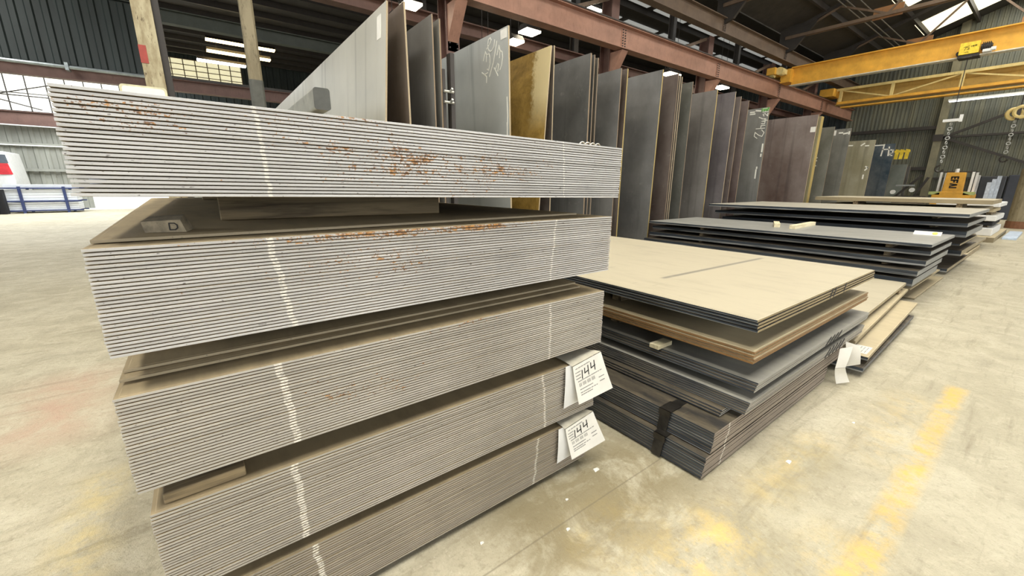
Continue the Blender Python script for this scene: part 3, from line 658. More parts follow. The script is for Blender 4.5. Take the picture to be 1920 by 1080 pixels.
up('p10', 10.50, 3.68, '#5f565a', 'purplish brown upright plate behind the yellow edged one', 3.5, 0.025, 0.0, 'upright_edge_pale')
up('p10b', 10.80, 3.61, '#5e4c45', 'narrow seen brown upright plate with a pale edge', 3.5, 0.025, 0.0)
up('p11', 11.22, 3.57, '#4f3029', 'dark reddish brown upright plate left of the chalk written grey one', 3.5, 0.025, 0.0)
up('p12', 12.43, 3.55, '#82827c', 'grey upright plate with chalk writing and a green corner', 3.5, 0.03, R(-1.2))
up('p13', 16.0, 3.72, '#6f5b53', 'large reddish brown upright plate in the farther half of the rack', 3.5, 0.05, 0.0, 'upright_edge_pale')
up('p13b', 16.30, 3.70, '#9a9060', 'upright plate showing a broad yellowish edge', 3.5, 0.22, 0.0, 'upright_edge_yellow')
up('p14', 17.7, 3.50, '#6d6d60', 'olive grey upright plate with faint chalk marks', 3.5, 0.03, 0.0)
up('p15', 19.5, 3.60, '#6c6b60', 'olive grey upright plate with a white paper at its top edge', 3.5, 0.03, R(0.6))
up('p16', 22.9, 3.42, '#97906f', 'tan stained upright plate standing alone beyond the olive ones', 3.5, 0.04, 0.0, 'upright_edge_pale')
up('p17', 26.3, 3.48, '#2f4351', 'dark navy upright plate marked in white at the top', 3.5, 0.03, 0.0)
up('p18', 29.6, 2.66, '#6d766c', 'low greenish grey plate standing last in the rack', 3.3, 0.05, 0.0, 'upright_edge_pale')
up('p18b', 30.4, 2.60, '#4c4a44', 'low dark plate tight behind the greenish grey last one', 3.3, 0.05, 0.0, 'upright_edge_pale')
def on_plate(key, name, lines, w, mat, label=None):
    o = U[key]; inv = (Matrix.Translation(o.location) @ o.rotation_euler.to_matrix().to_4x4()).inverted()
    yo, zo = o.location.y, o.location.z
    s = strokes(name, lines, lambda y, z: (-0.001, y-yo, z-zo), (-1, 0, 0), w, mat, o)
    if label: s['label'] = label
    return s
def patch(key, name, y0, y1, z0, z1, mat, label=None):
    o = U[key]; yo, zo = o.location.y, o.location.z; m = MB(); m.box(-0.004, -0.0005, y0-yo, y1-yo, z0-zo, z1-zo)
    s = m.build(name, mat, o)
    if label: s['label'] = label
    return s
patch('p1', 'paper_label', 5.32, 5.45, 3.22, 3.48, M['paper'], 'white paper label')
patch('p3', 'paper_label', 5.18, 5.33, 3.53, 3.65, M['paper'], 'white paper label')
# chalk letters, read along the plate: e, slash, E-like and y-like strokes, 3-like and n-like strokes
def zc(a, b):   # enlarged view of the plate face -> (y, z) on the face, fitted on three points
    return (5.12+(445-a)*0.00289+(b-75)*0.00029*((445-a)/200.0), 3.67-(b-75)*0.00121-(445-a)*0.0000+((445-a)*-0.00003))
on_plate('p3', 'chalk_lettering', [[(5.70, 3.50), (5.62, 3.54), (5.575, 3.59), (5.60, 3.625), (5.645, 3.61), (5.67, 3.55), (5.655, 3.48), (5.60, 3.44), (5.55, 3.45), (5.505, 3.49), (5.485, 3.57)],
    [(5.43, 3.54), (5.47, 3.43), (5.53, 3.28), (5.645, 3.11)],
    [(5.80, 3.36), (5.74, 3.47), (5.71, 3.42), (5.72, 3.33)], [(5.71, 3.42), (5.64, 3.42), (5.62, 3.36), (5.63, 3.30)], [(5.62, 3.36), (5.62, 3.28), (5.66, 3.20), (5.70, 3.22)],
    [(5.85, 3.20), (5.78, 3.16), (5.69, 3.17)], [(5.78, 3.16), (5.72, 3.12), (5.73, 3.04)],
    [(5.43, 3.36), (5.38, 3.47), (5.355, 3.40), (5.37, 3.31)], [(5.355, 3.40), (5.30, 3.37), (5.29, 3.30), (5.32, 3.20), (5.36, 3.15)],
    [(5.51, 3.20), (5.47, 3.15), (5.42, 3.08)], [(5.48, 3.18), (5.42, 3.24), (5.395, 3.22), (5.42, 3.14)]], 0.016, M['chalk'])
on_plate('p3', 'chalk_streak', [[(5.20, 2.75), (5.19, 2.5), (5.20, 2.3)], [(5.21, 2.4), (5.20, 2.15)]], 0.02, M['chalk'])
on_plate('p12', 'chalk_lettering', [[(5.36, 2.78), (5.44, 2.84), (5.43, 2.94), (5.33, 2.86), (5.24, 2.82), (5.20, 2.92), (5.27, 2.99)], [(5.42, 3.03), (5.20, 3.03)], [(5.30, 3.03), (5.30, 3.10), (5.20, 3.10)],
    [(5.30, 3.15), (5.22, 3.14), (5.21, 3.20), (5.30, 3.21), (5.20, 3.22)], [(5.20, 3.27), (5.30, 3.27)], [(5.16, 3.22), (5.38, 3.32)],
    [(5.26, 3.34), (5.29, 3.38), (5.24, 3.40), (5.17, 3.33), (5.17, 3.40)], [(5.17, 3.44), (5.30, 3.44), (5.30, 3.50)], [(5.235, 3.44), (5.235, 3.48)], [(5.17, 3.44), (5.17, 3.49)], [(5.20, 3.53), (5.31, 3.53)]], 0.018, M['chalk'])
on_plate('p12', 'chalk_marks', [[(5.62, 3.47), (5.52, 3.47)], [(5.48, 3.50), (5.36, 3.48)], [(5.62, 3.42), (5.5, 3.42)], [(5.19, 2.62), (5.19, 2.42)], [(5.20, 2.36), (5.20, 2.3)], [(5.27, 1.95), (5.27, 1.72)], [(5.26, 2.02), (5.26, 1.98)]], 0.035, M['chalk'])
patch('p12', 'green_corner', 5.151, 5.34, 3.46, 3.545, M['green_paint'], 'green painted corner')
patch('p13', 'paper_label', 5.16, 5.30, 3.20, 3.36, M['paper'], 'small white paper')
patch('p15', 'paper_label', 5.60, 5.95, 3.38, 3.56, M['paper'], 'white paper at the top')
on_plate('p15', 'chalk_marks', [[(5.5, 3.46), (5.4, 3.46)], [(5.36, 3.42), (5.25, 3.44)], [(5.2, 3.48), (5.2, 3.40)]], 0.05, M['chalk'])
on_plate('p14', 'chalk_marks', [[(5.62, 2.45), (5.5, 2.5)], [(5.62, 2.35), (5.5, 2.4)], [(5.6, 2.25), (5.5, 2.22)], [(5.7, 1.95), (5.6, 1.95)], [(5.7, 1.85), (5.66, 1.85)], [(6.3, 3.46), (5.9, 3.44)]], 0.035, M['chalk'])
on_plate('p16', 'chalk_marks', [[(6.5, 3.25), (5.9, 3.24)], [(5.6, 3.22), (5.5, 3.30)], [(5.45, 3.2), (5.35, 3.2)], [(5.3, 2.2), (5.22, 2.3), (5.3, 2.35)], [(5.32, 2.0), (5.32, 1.85)]], 0.05, M['chalk'])
on_plate('p17', 'chalk_lettering', [[(5.56, 3.46), (5.60, 2.95)], [(5.58, 3.24), (5.34, 3.24)], [(5.36, 3.34), (5.34, 2.95)], [(5.28, 3.2), (5.2, 3.2), (5.2, 3.05), (5.28, 3.05), (5.28, 2.95), (5.2, 2.95)], [(7.0, 3.42), (5.6, 3.44)]], 0.05, M['chalk'])
patch('p18', 'green_label', 6.4, 6.7, 1.9, 2.2, plain('pale green label', '#a3ab68', 0.7), 'pale green label')

# rack that holds the plates upright
e = empty('plate_rack', (1.4, 5.0, 0), 'dark steel rack holding the upright plates behind the stacks', 'rack')
for y in (0.35, 3.2):
    m = MB(); m.box(0, 31.2, y-0.12, y+0.12, 0, 0.30); m.build('base_rail', M['dark_steel'], e)
m = MB(); m.box(0.3, 3.2, 8.6, 8.8, 0, 0.30); m.build('base_rail', M['dark_steel'], e)
for x in (3.05, 5.35, 7.72, 9.9, 13.2, 18.6, 23.6):
    m = MB(); m.box(x-1.4-0.03, x-1.4+0.03, 0.30, 0.38, 0.3, 0.85); m.build('divider_post', M['dark_steel'], e)
e = empty('rack_upright', (2.86, 5.17, 0), 'dark notched rack upright with hooks between the second and third plates', 'rack upright')
m = MB(); m.box(-0.03, 0.03, -0.05, 0.05, 0, 3.15); m.box(-0.14, -0.10, -0.03, 0.05, 0, 2.95); m.build('post', M['dark_steel'], e)
for z in (2.55, 2.68):
    m = MB(); m.tube((-0.14, -0.06, z), (0.0, -0.06, z), 0.018, 8); m.tube((-0.05, -0.06, z), (-0.05, -0.12, z+0.03), 0.015, 8); m.build('hook', M['chain'], e)
e = empty('tube_beam', (1.18, 4.98, 2.27), 'dark rounded square tube end poking up behind the top bundle', 'steel tube')
pr = []
for cx, cz, a0 in ((0.05, 0.19, 0), (-0.05, 0.19, 90), (-0.05, 0.03, 180), (0.05, 0.03, 270)):
    for k in range(6): a = R(a0+k*18); pr.append((cx+0.03*math.cos(a), cz+0.03*math.sin(a)))
m = MB(); m.prism(pr, 0, 3.2, 'Y'); m.build('tube', plain('galvanised tube', '#9b9b92', 0.5, 0.2), e)
m = MB(); m.prism([(a*1.03, b) for a, b in pr], -0.012, 0.0, 'Y'); m.build('end_cap', plain('dark cap', '#4c4d48', 0.5), e)['label'] = 'dark grey end cap'
e = empty('tube_stand', (1.18, 5.3, 0), 'dark steel stand under the rounded square tube', 'stand')
m = MB(); m.box(-0.05, 0.05, -0.05, 0.05, 0, 2.27); m.build('post', M['dark_steel'], e)
m = MB(); m.box(-0.05, 0.05, 2.4, 2.5, 0, 2.27); m.build('post', M['dark_steel'], e)

# ------------------------------------------------------------------ flat plates: shared mesh with a rebated edge, one object per plate
def plate_mesh(name, L, D, t, mats, g=0.0009, inset=0.012):
    v = []; f = []; mi = []
    def loop(ins, z): v.extend([(ins, ins, z), (L-ins, ins, z), (L-ins, D-ins, z), (ins, D-ins, z)])
    loop(inset, 0); loop(inset*0.8, g); loop(0.0006, g); loop(0, g*1.5); loop(0, t-g*1.5); loop(0.0006, t-g); loop(inset*0.8, t-g); loop(inset, t)
    f.append((3, 2, 1, 0)); mi.append(3 if len(mats) > 3 else 0); f.append((28, 29, 30, 31)); mi.append(0)
    for k in range(7):
        for i in range(4):
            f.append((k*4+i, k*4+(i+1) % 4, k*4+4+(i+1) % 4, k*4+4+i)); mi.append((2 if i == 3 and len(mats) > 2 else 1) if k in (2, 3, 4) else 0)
    me = bpy.data.meshes.new(name); me.from_pydata(v, [], f); me.update()
    for m_ in mats: me.materials.append(m_)
    for p, i in zip(me.polygons, mi): p.material_index = i
    return me
def plate_stack(desc, where, group, n, x0, x1, y0, y1, z0, pitch, top, edge, jit=0.0015, fan=(0, 0), roty=0.0, rotz=0.0, top_mat=None, name='steel_plate', g=0.0009, left=None):
    """desc: how each plate looks; where: the bundle they lie in, counted from its top"""
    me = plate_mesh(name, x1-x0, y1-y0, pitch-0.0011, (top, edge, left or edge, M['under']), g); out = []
    me_top = plate_mesh(name, x1-x0, y1-y0, pitch-0.0011, (top_mat, edge, left or edge, M['under']), g) if top_mat else me
    for k in range(n):
        o = bpy.data.objects.new(name, me_top if k == n-1 else me); C.objects.link(o)
        j = random.uniform(-1, 1)*jit; h = random.uniform(-1, 1)*jit; dz = k*pitch
        o.location = (x0+h+fan[0]*k+math.sin(roty)*dz, y0+j+fan[1]*k, z0+dz); o.rotation_euler = (0, roty, rotz)
        i = n-k
        if n == 1: lab = '%s %s' % (desc, where)
        elif i == 1: lab = '%s, topmost of %s' % (desc, where)
        elif i == n: lab = '%s, bottommost of %s' % (desc, where)
        else: lab = '%s, %s from the top of %s' % (desc, nth(i), where)
        tag(o, lab, 'steel plate', group); out.append(o)
    return out
# the tall stack in front: five bundles
Y0, Y1 = 1.309, 4.965
def fe(name, col, rust, stripes, **k): return steel_edge(name, col, rust, '#bb8440', stripes, fine=(5, 5, 140), **k)
s1 = plate_stack('grey steel plate', 'the lowest bundle, tall front stack', 'plates in the lowest bundle', 26, -0.235, 1.50, Y0, Y1, 0.036, 0.0097, M['stack_top'],
    fe('edge e', '#a1988a', 0.75, ((0.14, -0.08, 0.28, 0.011), (1.154, 0.12, 0.26, 0.008)), dark=0.4))
s2 = plate_stack('grey steel plate', 'the fourth bundle down, tall front stack', 'plates in the fourth bundle', 30, -0.239, 1.545, Y0, Y1, 0.335, 0.00968, M['stack_top'],
    fe('edge d', '#b2aca1', 0.25, ((0.116, -0.01, 0.6, 0.012), (1.177, -0.075, 0.6, 0.008))))
s3 = plate_stack('grey steel plate', 'the middle bundle, tall front stack', 'plates in the middle bundle', 29, -0.250, 1.577, Y0, Y1, 0.698, 0.0097, M['stack_top'],
    fe('edge c', '#bab5ab', 0.8, ((0.112, -0.08, 0.974, 0.012), (1.21, 0.0, 0.9, 0.008)), spots=((0.7, 0.97, 0.6, 0.016, 1.2), (0.45, 0.85, 0.5, 0.10, 0.7))))
s4 = plate_stack('grey steel plate', 'the second bundle down, tall front stack', 'plates in the second bundle', 28, -0.237, 1.598, Y0, Y1, 1.082, 0.00972, M['stack_top'],
    fe('edge b', '#c6c4c0', 0.85, ((0.138, -0.14, 1.3, 0.010), (1.224, 0.09, 1.335, 0.007)), spots=((0.55, 1.345, 0.75, 0.025, 1.3), (0.5, 1.25, 0.5, 0.10, 0.6))))
s5 = plate_stack('grey steel plate', 'the uppermost bundle, tall front stack', 'plates in the uppermost bundle', 24, -0.228, 1.637, Y0, Y1, 1.469, 0.00970, M['stack_top'],
    fe('edge a', '#c9c8c6', 0.68, ((0.146, -0.04, 1.628, 0.007), (1.256, -0.06, 1.647, 0.005)), spots=((0.36, 1.61, 0.32, 0.13, 1.5), (0.80, 1.55, 0.55, 0.12, 1.35), (-0.1, 1.64, 0.25, 0.05, 0.7), (0.25, 1.675, 0.7, 0.03, 1.0))), roty=R(0.85), jit=0.0025)
# loose plates set back on the bundles
slab = steel_edge('set back plate edge', '#9c8f74', 0.1)
plate_stack('loose dark plate set back on', 'the second bundle of the tall stack', 'set back plates', 1, -0.232, 1.50, 1.385, 4.95, 1.3552, 0.011, M['stack_top'], slab, rotz=R(2.2))
plate_stack('loose tan plate set back on', 'the middle bundle of the tall stack', 'set back plates', 2, -0.245, 1.5, 1.392, 4.9, 0.986, 0.011, M['stack_top'], slab, rotz=R(0.4), fan=(0.004, 0.04))
plate_stack('loose tan plate set back on', 'the fourth bundle down of the tall stack', 'set back plates', 1, -0.22, 1.5, 1.45, 4.9, 0.6264, 0.009, M['stack_top'], slab)
# timber blocks between the bundles
def block(name, x0, x1, y0, y1, z0, z1, label, mat='wood', rz=0.0, group='timber spacers in the tall stack', bevel=0.004):
    m = MB(); L, D = x1-x0, y1-y0; m.box(-L/2, L/2, -D/2, D/2, 0, z1-z0)
    o = m.build(name, M[mat], None, ((x0+x1)/2, (y0+y1)/2, z0), bevel); o.rotation_euler = (0, 0, rz)
    return tag(o, label, 'timber', group)
block('timber_block', 0.045, 0.90, 1.80, 1.90, 1.367, 1.451, 'long weathered timber spacer under the uppermost bundle of the tall stack', rz=R(-4.5))
block('timber_block', 0.0, 0.9, 4.2, 4.3, 1.367, 1.451, 'timber spacer under the far end of the uppermost bundle')
block('timber_block', -0.24, -0.02, 1.56, 1.66, 1.0085, 1.080, 'tan timber spacer at the left between second and middle bundles', rz=R(1))
block('timber_block', 0.2, 1.4, 3.9, 4.0, 1.0085, 1.081, 'timber spacer at the far end between second and middle bundles')
block('timber_block', 0.3, 1.4, 1.9, 2.0, 1.0085, 1.081, 'timber spacer deep in the gap under the second bundle')
block('timber_block', -0.21, -0.015, 1.335, 1.445, 0.6264, 0.66, 'flat tan board at the left corner between middle and fourth bundles', rz=R(1.5))
block('timber_block', 0.25, 1.4, 1.8, 1.9, 0.6358, 0.697, 'timber spacer deep in the gap under the middle bundle')
block('timber_block', 0.25, 1.4, 4.0, 4.1, 0.6358, 0.697, 'timber spacer at the far end under the middle bundle')
block('timber_block', -0.1, 1.4, 1.6, 1.7, 0.289, 0.334, 'flat timber spacer under the fourth bundle near the front')
block('timber_block', -0.1, 1.4, 4.1, 4.2, 0.289, 0.334, 'flat timber spacer under the far end of the fourth bundle')
block('timber_block', -0.15, 1.45, 1.5, 1.6, 0.0, 0.035, 'flat timber bearer on the floor under the tall stack, front')
block('timber_block', -0.15, 1.45, 4.2, 4.3, 0.0, 0.035, 'flat timber bearer on the floor under the tall stack, rear')
# dark offcut block marked D
e = empty('offcut_block', (-0.085, 1.51, 1.3665), 'dark wedge shaped offcut marked with a D on the second bundle', 'block', rz=R(-10))
m = MB(); m.add([(-0.05, -0.03, 0), (0.045, -0.045, 0), (0.045, 0.05, 0), (-0.045, 0.05, 0), (-0.055, -0.03, 0.030), (0.035, -0.045, 0.034), (0.03, 0.03, 0.045), (-0.05, 0.03, 0.040)],
    [(3, 2, 1, 0), (4, 5, 6, 7), (0, 1, 5, 4), (1, 2, 6, 5), (2, 3, 7, 6), (3, 0, 4, 7)])
m.build('body', plain('grimy offcut', '#8a7f69', 0.8, 0, 0.3, 30), e)
strokes('letter', [[(0.008, 0.007), (0.008, 0.025), (0.020, 0.025), (0.026, 0.020), (0.026, 0.012), (0.020, 0.007), (0.008, 0.007)]], lambda a, b: (a, -0.0310-0.158*(a+0.05), b), (0, -1, 0), 0.003, M['ink'], e, 0.001)
# small twist of wire on the stack's right end
m = MB()
for k in range(4): m.torus((1.44+k*0.035, 1.38, 1.672-k*0.0006+0.008), (0.3, 1, 0.2), 0.014, 0.003, 12, 5)
o = m.build('wire_scrap', M['chain']); tag(o, 'small coil of loose wire on the right end of the uppermost bundle', 'wire')

# tags reading 144 on the two lowest bundles
def paper_grid(name, P, mat, parent, bulge=0.01, nx=6, ny=6):
    """P: corners top left, top right, bottom right, bottom left"""
    a, b, c, d = [Vector(p) for p in P]; m = MB(); v = []; n = (b-a).cross(d-a).normalized()
    for j in range(ny+1):
        for i in range(nx+1):
            s, t = i/nx, j/ny; p = (a*(1-s)+b*s)*(1-t)+(d*(1-s)+c*s)*t
            v.append(p+n*bulge*math.sin(math.pi*t)*(0.6+0.4*math.sin(2.2*s+0.4)))
    w = nx+1
    top = [tuple(p) for p in v]; bot = [tuple(p-n*0.0008) for p in v]; q = len(v)
    f = [(j*w+i, j*w+i+1, (j+1)*w+i+1, (j+1)*w+i) for j in range(ny) for i in range(nx)]
    m.add(top+bot, f+[tuple(q+k for k in reversed(x)) for x in f]); o = m.build(name, mat, parent)
    for p in o.data.polygons: p.use_smooth = True
    return o
def tag144(z_top, z_bot, x0, x1, dx, label):
    yb = Y0-0.006
    e = empty('paper_tag', (x0, yb, z_top), label, 'tag', 'paper tags on the tall stack')
    H_ = z_top-z_bot; W = x1-x0
    # coordinates local to the tag: x right, z down from the bundle's top edge
    paper_grid('back_sheet', [(0, -0.004, 0.0), (W, -0.004, 0.0), (W-0.005, -0.008, -H_*0.93), (-0.006, -0.008, -H_)], M['white'], e, -0.004)
    A, B, Cc, D = Vector((0.035, -0.018, -0.005)), Vector((0.235, -0.022, 0.028)), Vector((0.235+dx, -0.05, -H_*0.86)), Vector((0.065, -0.045, -H_*0.93))
    paper_grid('front_sheet', [A, B, Cc, D], M['paper'], e, 0.004); fs = C.objects[-1]
    paper_grid('flap', [(0.03, 0.12, 0.004), (0.15, 0.16, 0.004), (0.235, -0.021, 0.030), (0.033, -0.017, -0.003)], plain('taped flap', '#d2ccb9', 0.4), e, -0.006)
    def on(s, t):
        p = (A*(1-s)+B*s)*(1-t)+(D*(1-s)+Cc*s)*t; n = (B-A).cross(D-A).normalized()
        return p+n*0.004*math.sin(math.pi*t)*(0.6+0.4*math.sin(2.2*s+0.4))-n*0.0014
    nrm = (D-A).cross(B-A).normalized()
    strokes('lettering', [[(0.27, 0.20), (0.24, 0.40)], [(0.36, 0.18), (0.34, 0.30), (0.47, 0.27)], [(0.475, 0.15), (0.45, 0.38)], [(0.58, 0.13), (0.56, 0.26), (0.70, 0.23)], [(0.70, 0.11), (0.67, 0.34)]],
        lambda a, b: on(a, b), nrm, 0.0055, M['ink'], fs, 0.0006)['label'] = 'handwritten number 144'
    rows = []
    random.seed(3)
    for t_, s0, s1, step in ((0.10, 0.08, 0.55, 0.09), (0.20, 0.06, 0.22, 0.05), (0.28, 0.06, 0.2, 0.05), (0.36, 0.06, 0.2, 0.06), (0.44, 0.10, 0.85, 0.07), (0.66, 0.12, 0.5, 0.06), (0.74, 0.12, 0.62, 0.08), (0.80, 0.12, 0.45, 0.06), (0.60, 0.72, 0.88, 0.06), (0.70, 0.72, 0.86, 0.06)):
        s = s0
        while s < s1:
            q = step*random.uniform(0.5, 0.85); rows.append([(s, t_-0.03*s), (min(s1, s+q), t_-0.03*(s+q))]); s += step
    strokes('printed_lines', rows, lambda a, b: on(a, b), nrm, 0.0045, M['print'], fs, 0.0005)
    bars = [[(0.12+k*0.028, 0.50-0.03*(0.12+k*0.028)), (0.12+k*0.028, 0.58-0.03*(0.12+k*0.028))] for k in range(19) if k % 5 != 3]
    strokes('barcode', bars, lambda a, b: on(a, b), nrm, 0.0025, M['print'], fs, 0.0005)
    return e
tag144(0.632, 0.405, 1.312, 1.530, 0.085, 'white paper tag handwritten 144 on the fourth bundle, the upper tag')
tag144(0.294, 0.098, 1.280, 1.470, 0.085, 'white paper tag handwritten 144 on the lowest bundle, the lower tag')

# ------------------------------------------------------------------ second pile, right of the tall stack
W2 = 'second pile beside the tall stack'
plate_stack('dark brown edged plate', 'the strapped bottom bundle, second pile', 'strapped bottom bundle', 8, 1.875, 3.72, 0.836, 4.5, 0.012, 0.0142, M['mill'], M['brown_edge'], fan=(0.004, 0), g=0.0007, left=M['shaded_side'])
plate_stack('dark plate', 'the strapped second bundle, second pile', 'strapped second bundle', 8, 1.945, 4.05, 0.838, 4.5, 0.131, 0.0146, M['mill'], M['brown_edge'], fan=(0.003, 0), g=0.0007, left=M['shaded_side'])
plate_stack('thin grey plate', 'the three inset plates, second pile', 'inset plates', 3, 2.13, 3.9, 0.90, 4.4, 0.2522, 0.0115, M['mill'], M['grey_edge'], fan=(0.012, 0.0), g=0.002, left=M['shaded_side'])
plate_stack('grey edged dark plate', 'the lower grey bundle, second pile', 'lower grey bundle', 6, 2.20, 4.38, 0.800, 4.45, 0.289, 0.0092, M['mill'], M['grey_edge_chalk'], fan=(0.010, 0.0), top_mat=M['grey_top'], g=0.0004, left=M['shaded_side'])
plate_stack('grey edged dark plate', 'the upper grey bundle, second pile', 'upper grey bundle', 4, 2.275, 4.46, 0.800, 4.45, 0.394, 0.0125, M['mill'], M['grey_edge'], fan=(0.013, 0.0), top_mat=M['grey_top'], g=0.0006, left=M['shaded_side'])
oran = plate_stack('rusty orange edged plate', 'the orange bundle, second pile', 'rusty orange bundle', 4, 2.295, 4.49, 0.836, 4.5, 0.545, 0.0195, M['tan_top'], M['rust_edge'], jit=0.005, g=0.003)
beig = plate_stack('beige dusted plate', 'the top bundle, second pile', 'beige top bundle', 4, 2.275, 4.54, 0.836, 4.52, 0.735, 0.0192, M['mill'], M['beige_edge'], jit=0.005, top_mat=M['beige_top'], g=0.003, left=M['shaded_side'])
for (z0, z1, t_) in ((0.344, 0.394, 'upper grey bundle'), (0.444, 0.545, 'orange bundle'), (0.623, 0.735, 'top beige bundle')):
    for y, w_ in ((1.9, 'near end'), (3.9, 'far end')):
        block('timber_block', 2.5, 4.1, y, y+0.09, z0+0.0005, z1, 'timber spacer under the %s of the second pile, %s' % (t_, w_), group='timber spacers in the second pile')
for y, w_ in ((1.3, 'near end'), (3.9, 'far end')):
    block('timber_block', 2.2, 3.6, y, y+0.09, 0.0, 0.0118, 'thin timber bearer on the floor under the second pile, ' + w_, group='timber spacers in the second pile')
m = MB(); m.box(-0.06, 0.10, -0.02, 0.05, 0, 0.03); o = m.build('timber_block', M['pine'], None, (2.33, 1.42, 0.4445), 0.003); tag(o, 'small pale wedge on the upper grey bundle of the second pile', 'timber')
# black straps round the two bottom bundles
def strap(x0, x1, y, z0, z1, label, dx):
    m = MB(); w = 0.06; t = 0.003
    m.add([(x0-t, y, z0), (x0-t, y+w, z0), (x0-t+dx, y+w, z1), (x0-t+dx, y, z1), (x0-t-0.004, y, z0), (x0-t-0.004, y+w, z0), (x0-t-0.004+dx, y+w, z1+0.003), (x0-t-0.004+dx, y, z1+0.003)],
          [(0, 1, 2, 3), (4, 7, 6, 5), (0, 3, 7, 4), (1, 5, 6, 2), (0, 4, 5, 1), (3, 2, 6, 7)])
    m.box(x0-t+dx-0.004, x1, y, y+w, z1, z1+0.0022)
    m.box(x0-t-0.004, x1, y, y+w, z0-0.003, z0-0.0002)
    e = tag(m.build('steel_strap', M['strap']), label, 'strap', 'black straps on the second pile')
    s = MB(); s.box(x0-t+dx-0.012, x0+dx+0.10, y-0.006, y+w+0.006, z1+0.002, z1+0.007); s.box(x0-t+dx-0.014, x0-t+dx-0.006, y-0.006, y+w+0.006, z1-0.03, z1+0.007); s.build('seal', M['strap'], e)
    return e
strap(1.868, 3.70, 1.07, 0.015, 0.1262, 'black steel strap around the bottom bundle of the second pile', 0.03)
strap(1.938, 4.0, 1.09, 0.1315, 0.2484, 'black steel strap around the second bundle of the second pile', 0.022)
# black paint marks on plate edges facing the aisle, drawn on one plate of each bundle
def edge_marks(o, lines, w=0.014):
    l = o.location
    return strokes('paint_mark', lines, lambda x, z: (x-l.x, -0.0015, z-l.z), (0, -1, 0), w, M['mark'], o)
edge_marks(beig[1], [[(3.42, 0.742), (3.46, 0.800)], [(3.49, 0.742), (3.53, 0.800)], [(3.72, 0.742), (3.75, 0.80)]])
ug = [o for o in C.objects if o.get('group') == 'upper grey bundle']; lg = [o for o in C.objects if o.get('group') == 'lower grey bundle']
edge_marks(ug[1], [[(3.42+0.08*k, 0.397), (3.50+0.08*k, 0.441)] for k in range(4)])
edge_marks(lg[2], [[(3.46+0.08*k, 0.292), (3.55+0.08*k, 0.343)] for k in range(5)])
# paper strips hanging near the far corner
e = empty('paper_tag', (3.86, 0.785, 0.31), 'twisted white paper tags hanging at the aisle corner of the second pile', 'tag')
paper_grid('sheet', [(0.0, 0.0, 0.02), (0.04, -0.085, 0.0), (0.06, -0.105, -0.15), (0.03, -0.03, -0.19)], M['paper'], e, -0.012)
paper_grid('sheet', [(-0.12, 0.0, -0.01), (-0.08, -0.065, 0.02), (-0.11, -0.055, -0.15), (-0.16, -0.005, -0.16)], M['paper'], e, -0.012)
paper_grid('sheet', [(-0.16, -0.005, -0.162), (-0.11, -0.055, -0.152), (-0.04, -0.085, -0.28), (-0.10, -0.02, -0.305)], M['paper'], e, 0.012)

# ------------------------------------------------------------------ low plates lying between the second and the dark pile
RZ = R(1.6)
def low(desc, x0, x1, y0, y1, z0, t, top, edge, rz, group=None, name='steel_plate', shaded_side=True):
    me = plate_mesh(name, x1-x0, y1-y0, t, (top, edge, M['shaded_side'] if shaded_side else edge, M['under']), min(0.003, t*0.12)); o = bpy.data.objects.new(name, me); C.objects.link(o)
    o.location = (x0, y0, z0); o.rotation_euler = (0, 0, rz); return tag(o, desc, 'steel plate', group)
M['tan_edge'] = steel_edge('tan dusty edge', '#9f9172', 0.15, dark=0.2)
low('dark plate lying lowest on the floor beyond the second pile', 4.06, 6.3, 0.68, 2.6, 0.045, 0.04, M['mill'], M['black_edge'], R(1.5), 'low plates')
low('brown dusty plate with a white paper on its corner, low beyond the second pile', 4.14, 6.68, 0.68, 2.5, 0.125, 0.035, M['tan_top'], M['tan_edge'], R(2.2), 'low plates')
low('narrow raised tan plate beside the brown dusty one', 4.25, 7.1, 0.80, 2.6, 0.20, 0.035, M['tan_top'], M['tan_edge'], R(2.9), 'low plates', shaded_side=False)
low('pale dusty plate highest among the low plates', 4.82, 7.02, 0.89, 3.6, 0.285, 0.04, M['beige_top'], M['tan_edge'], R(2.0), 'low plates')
for i, (x, z0, z1) in enumerate(((4.35, 0.0, 0.045), (5.9, 0.0, 0.045), (4.45, 0.085, 0.125), (6.0, 0.085, 0.125), (4.6, 0.16, 0.2), (6.2, 0.16, 0.2), (5.2, 0.235, 0.285), (6.6, 0.235, 0.285))):
    block('timber_block', x, x+0.09, 0.95, 2.3, z0+0.0003, z1, 'timber spacer %s of the low plates, %s end' % (('on the floor', 'in the second layer', 'in the third layer', 'in the top layer')[i//2], ('near', 'far')[i % 2]), group='timber spacers in the low plates')
e = empty('paper_label', (4.20, 0.705, 0.161), 'white printed paper lying on the corner of the brown low plate', 'label', rz=R(2))
m = MB(); m.box(0, 0.22, 0, 0.12, 0, 0.0015); m.build('sheet', M['paper'], e)
strokes('printed_lines', [[(0.03, 0.02+0.022*k), (0.09, 0.02+0.022*k)] for k in range(4)]+[[(0.11, 0.02+0.022*k), (0.19, 0.02+0.022*k)] for k in range(4)], lambda a, b: (a, b, 0.0015), (0, 0, 1), 0.004, M['print'], e, 0.0005)
low('tan plate lying flat on the floor under the dark pile', 7.62, 9.9, 0.93, 4.5, 0.004, 0.022, M['tan_top'], M['tan_edge'], 0, 'low plates', shaded_side=False)
low('tan plate edge showing just under the dark pile', 7.24, 9.4, 0.945, 4.6, 0.19, 0.025, M['tan_top'], M['tan_edge'], 0, 'low plates', shaded_side=False)
for y, w_ in ((1.2, 'near'), (3.8, 'far')): block('timber_block', 7.75, 9.2, y, y+0.12, 0.0265, 0.19, 'squared timber under the dark pile, %s end' % w_, group='timbers under the dark pile')

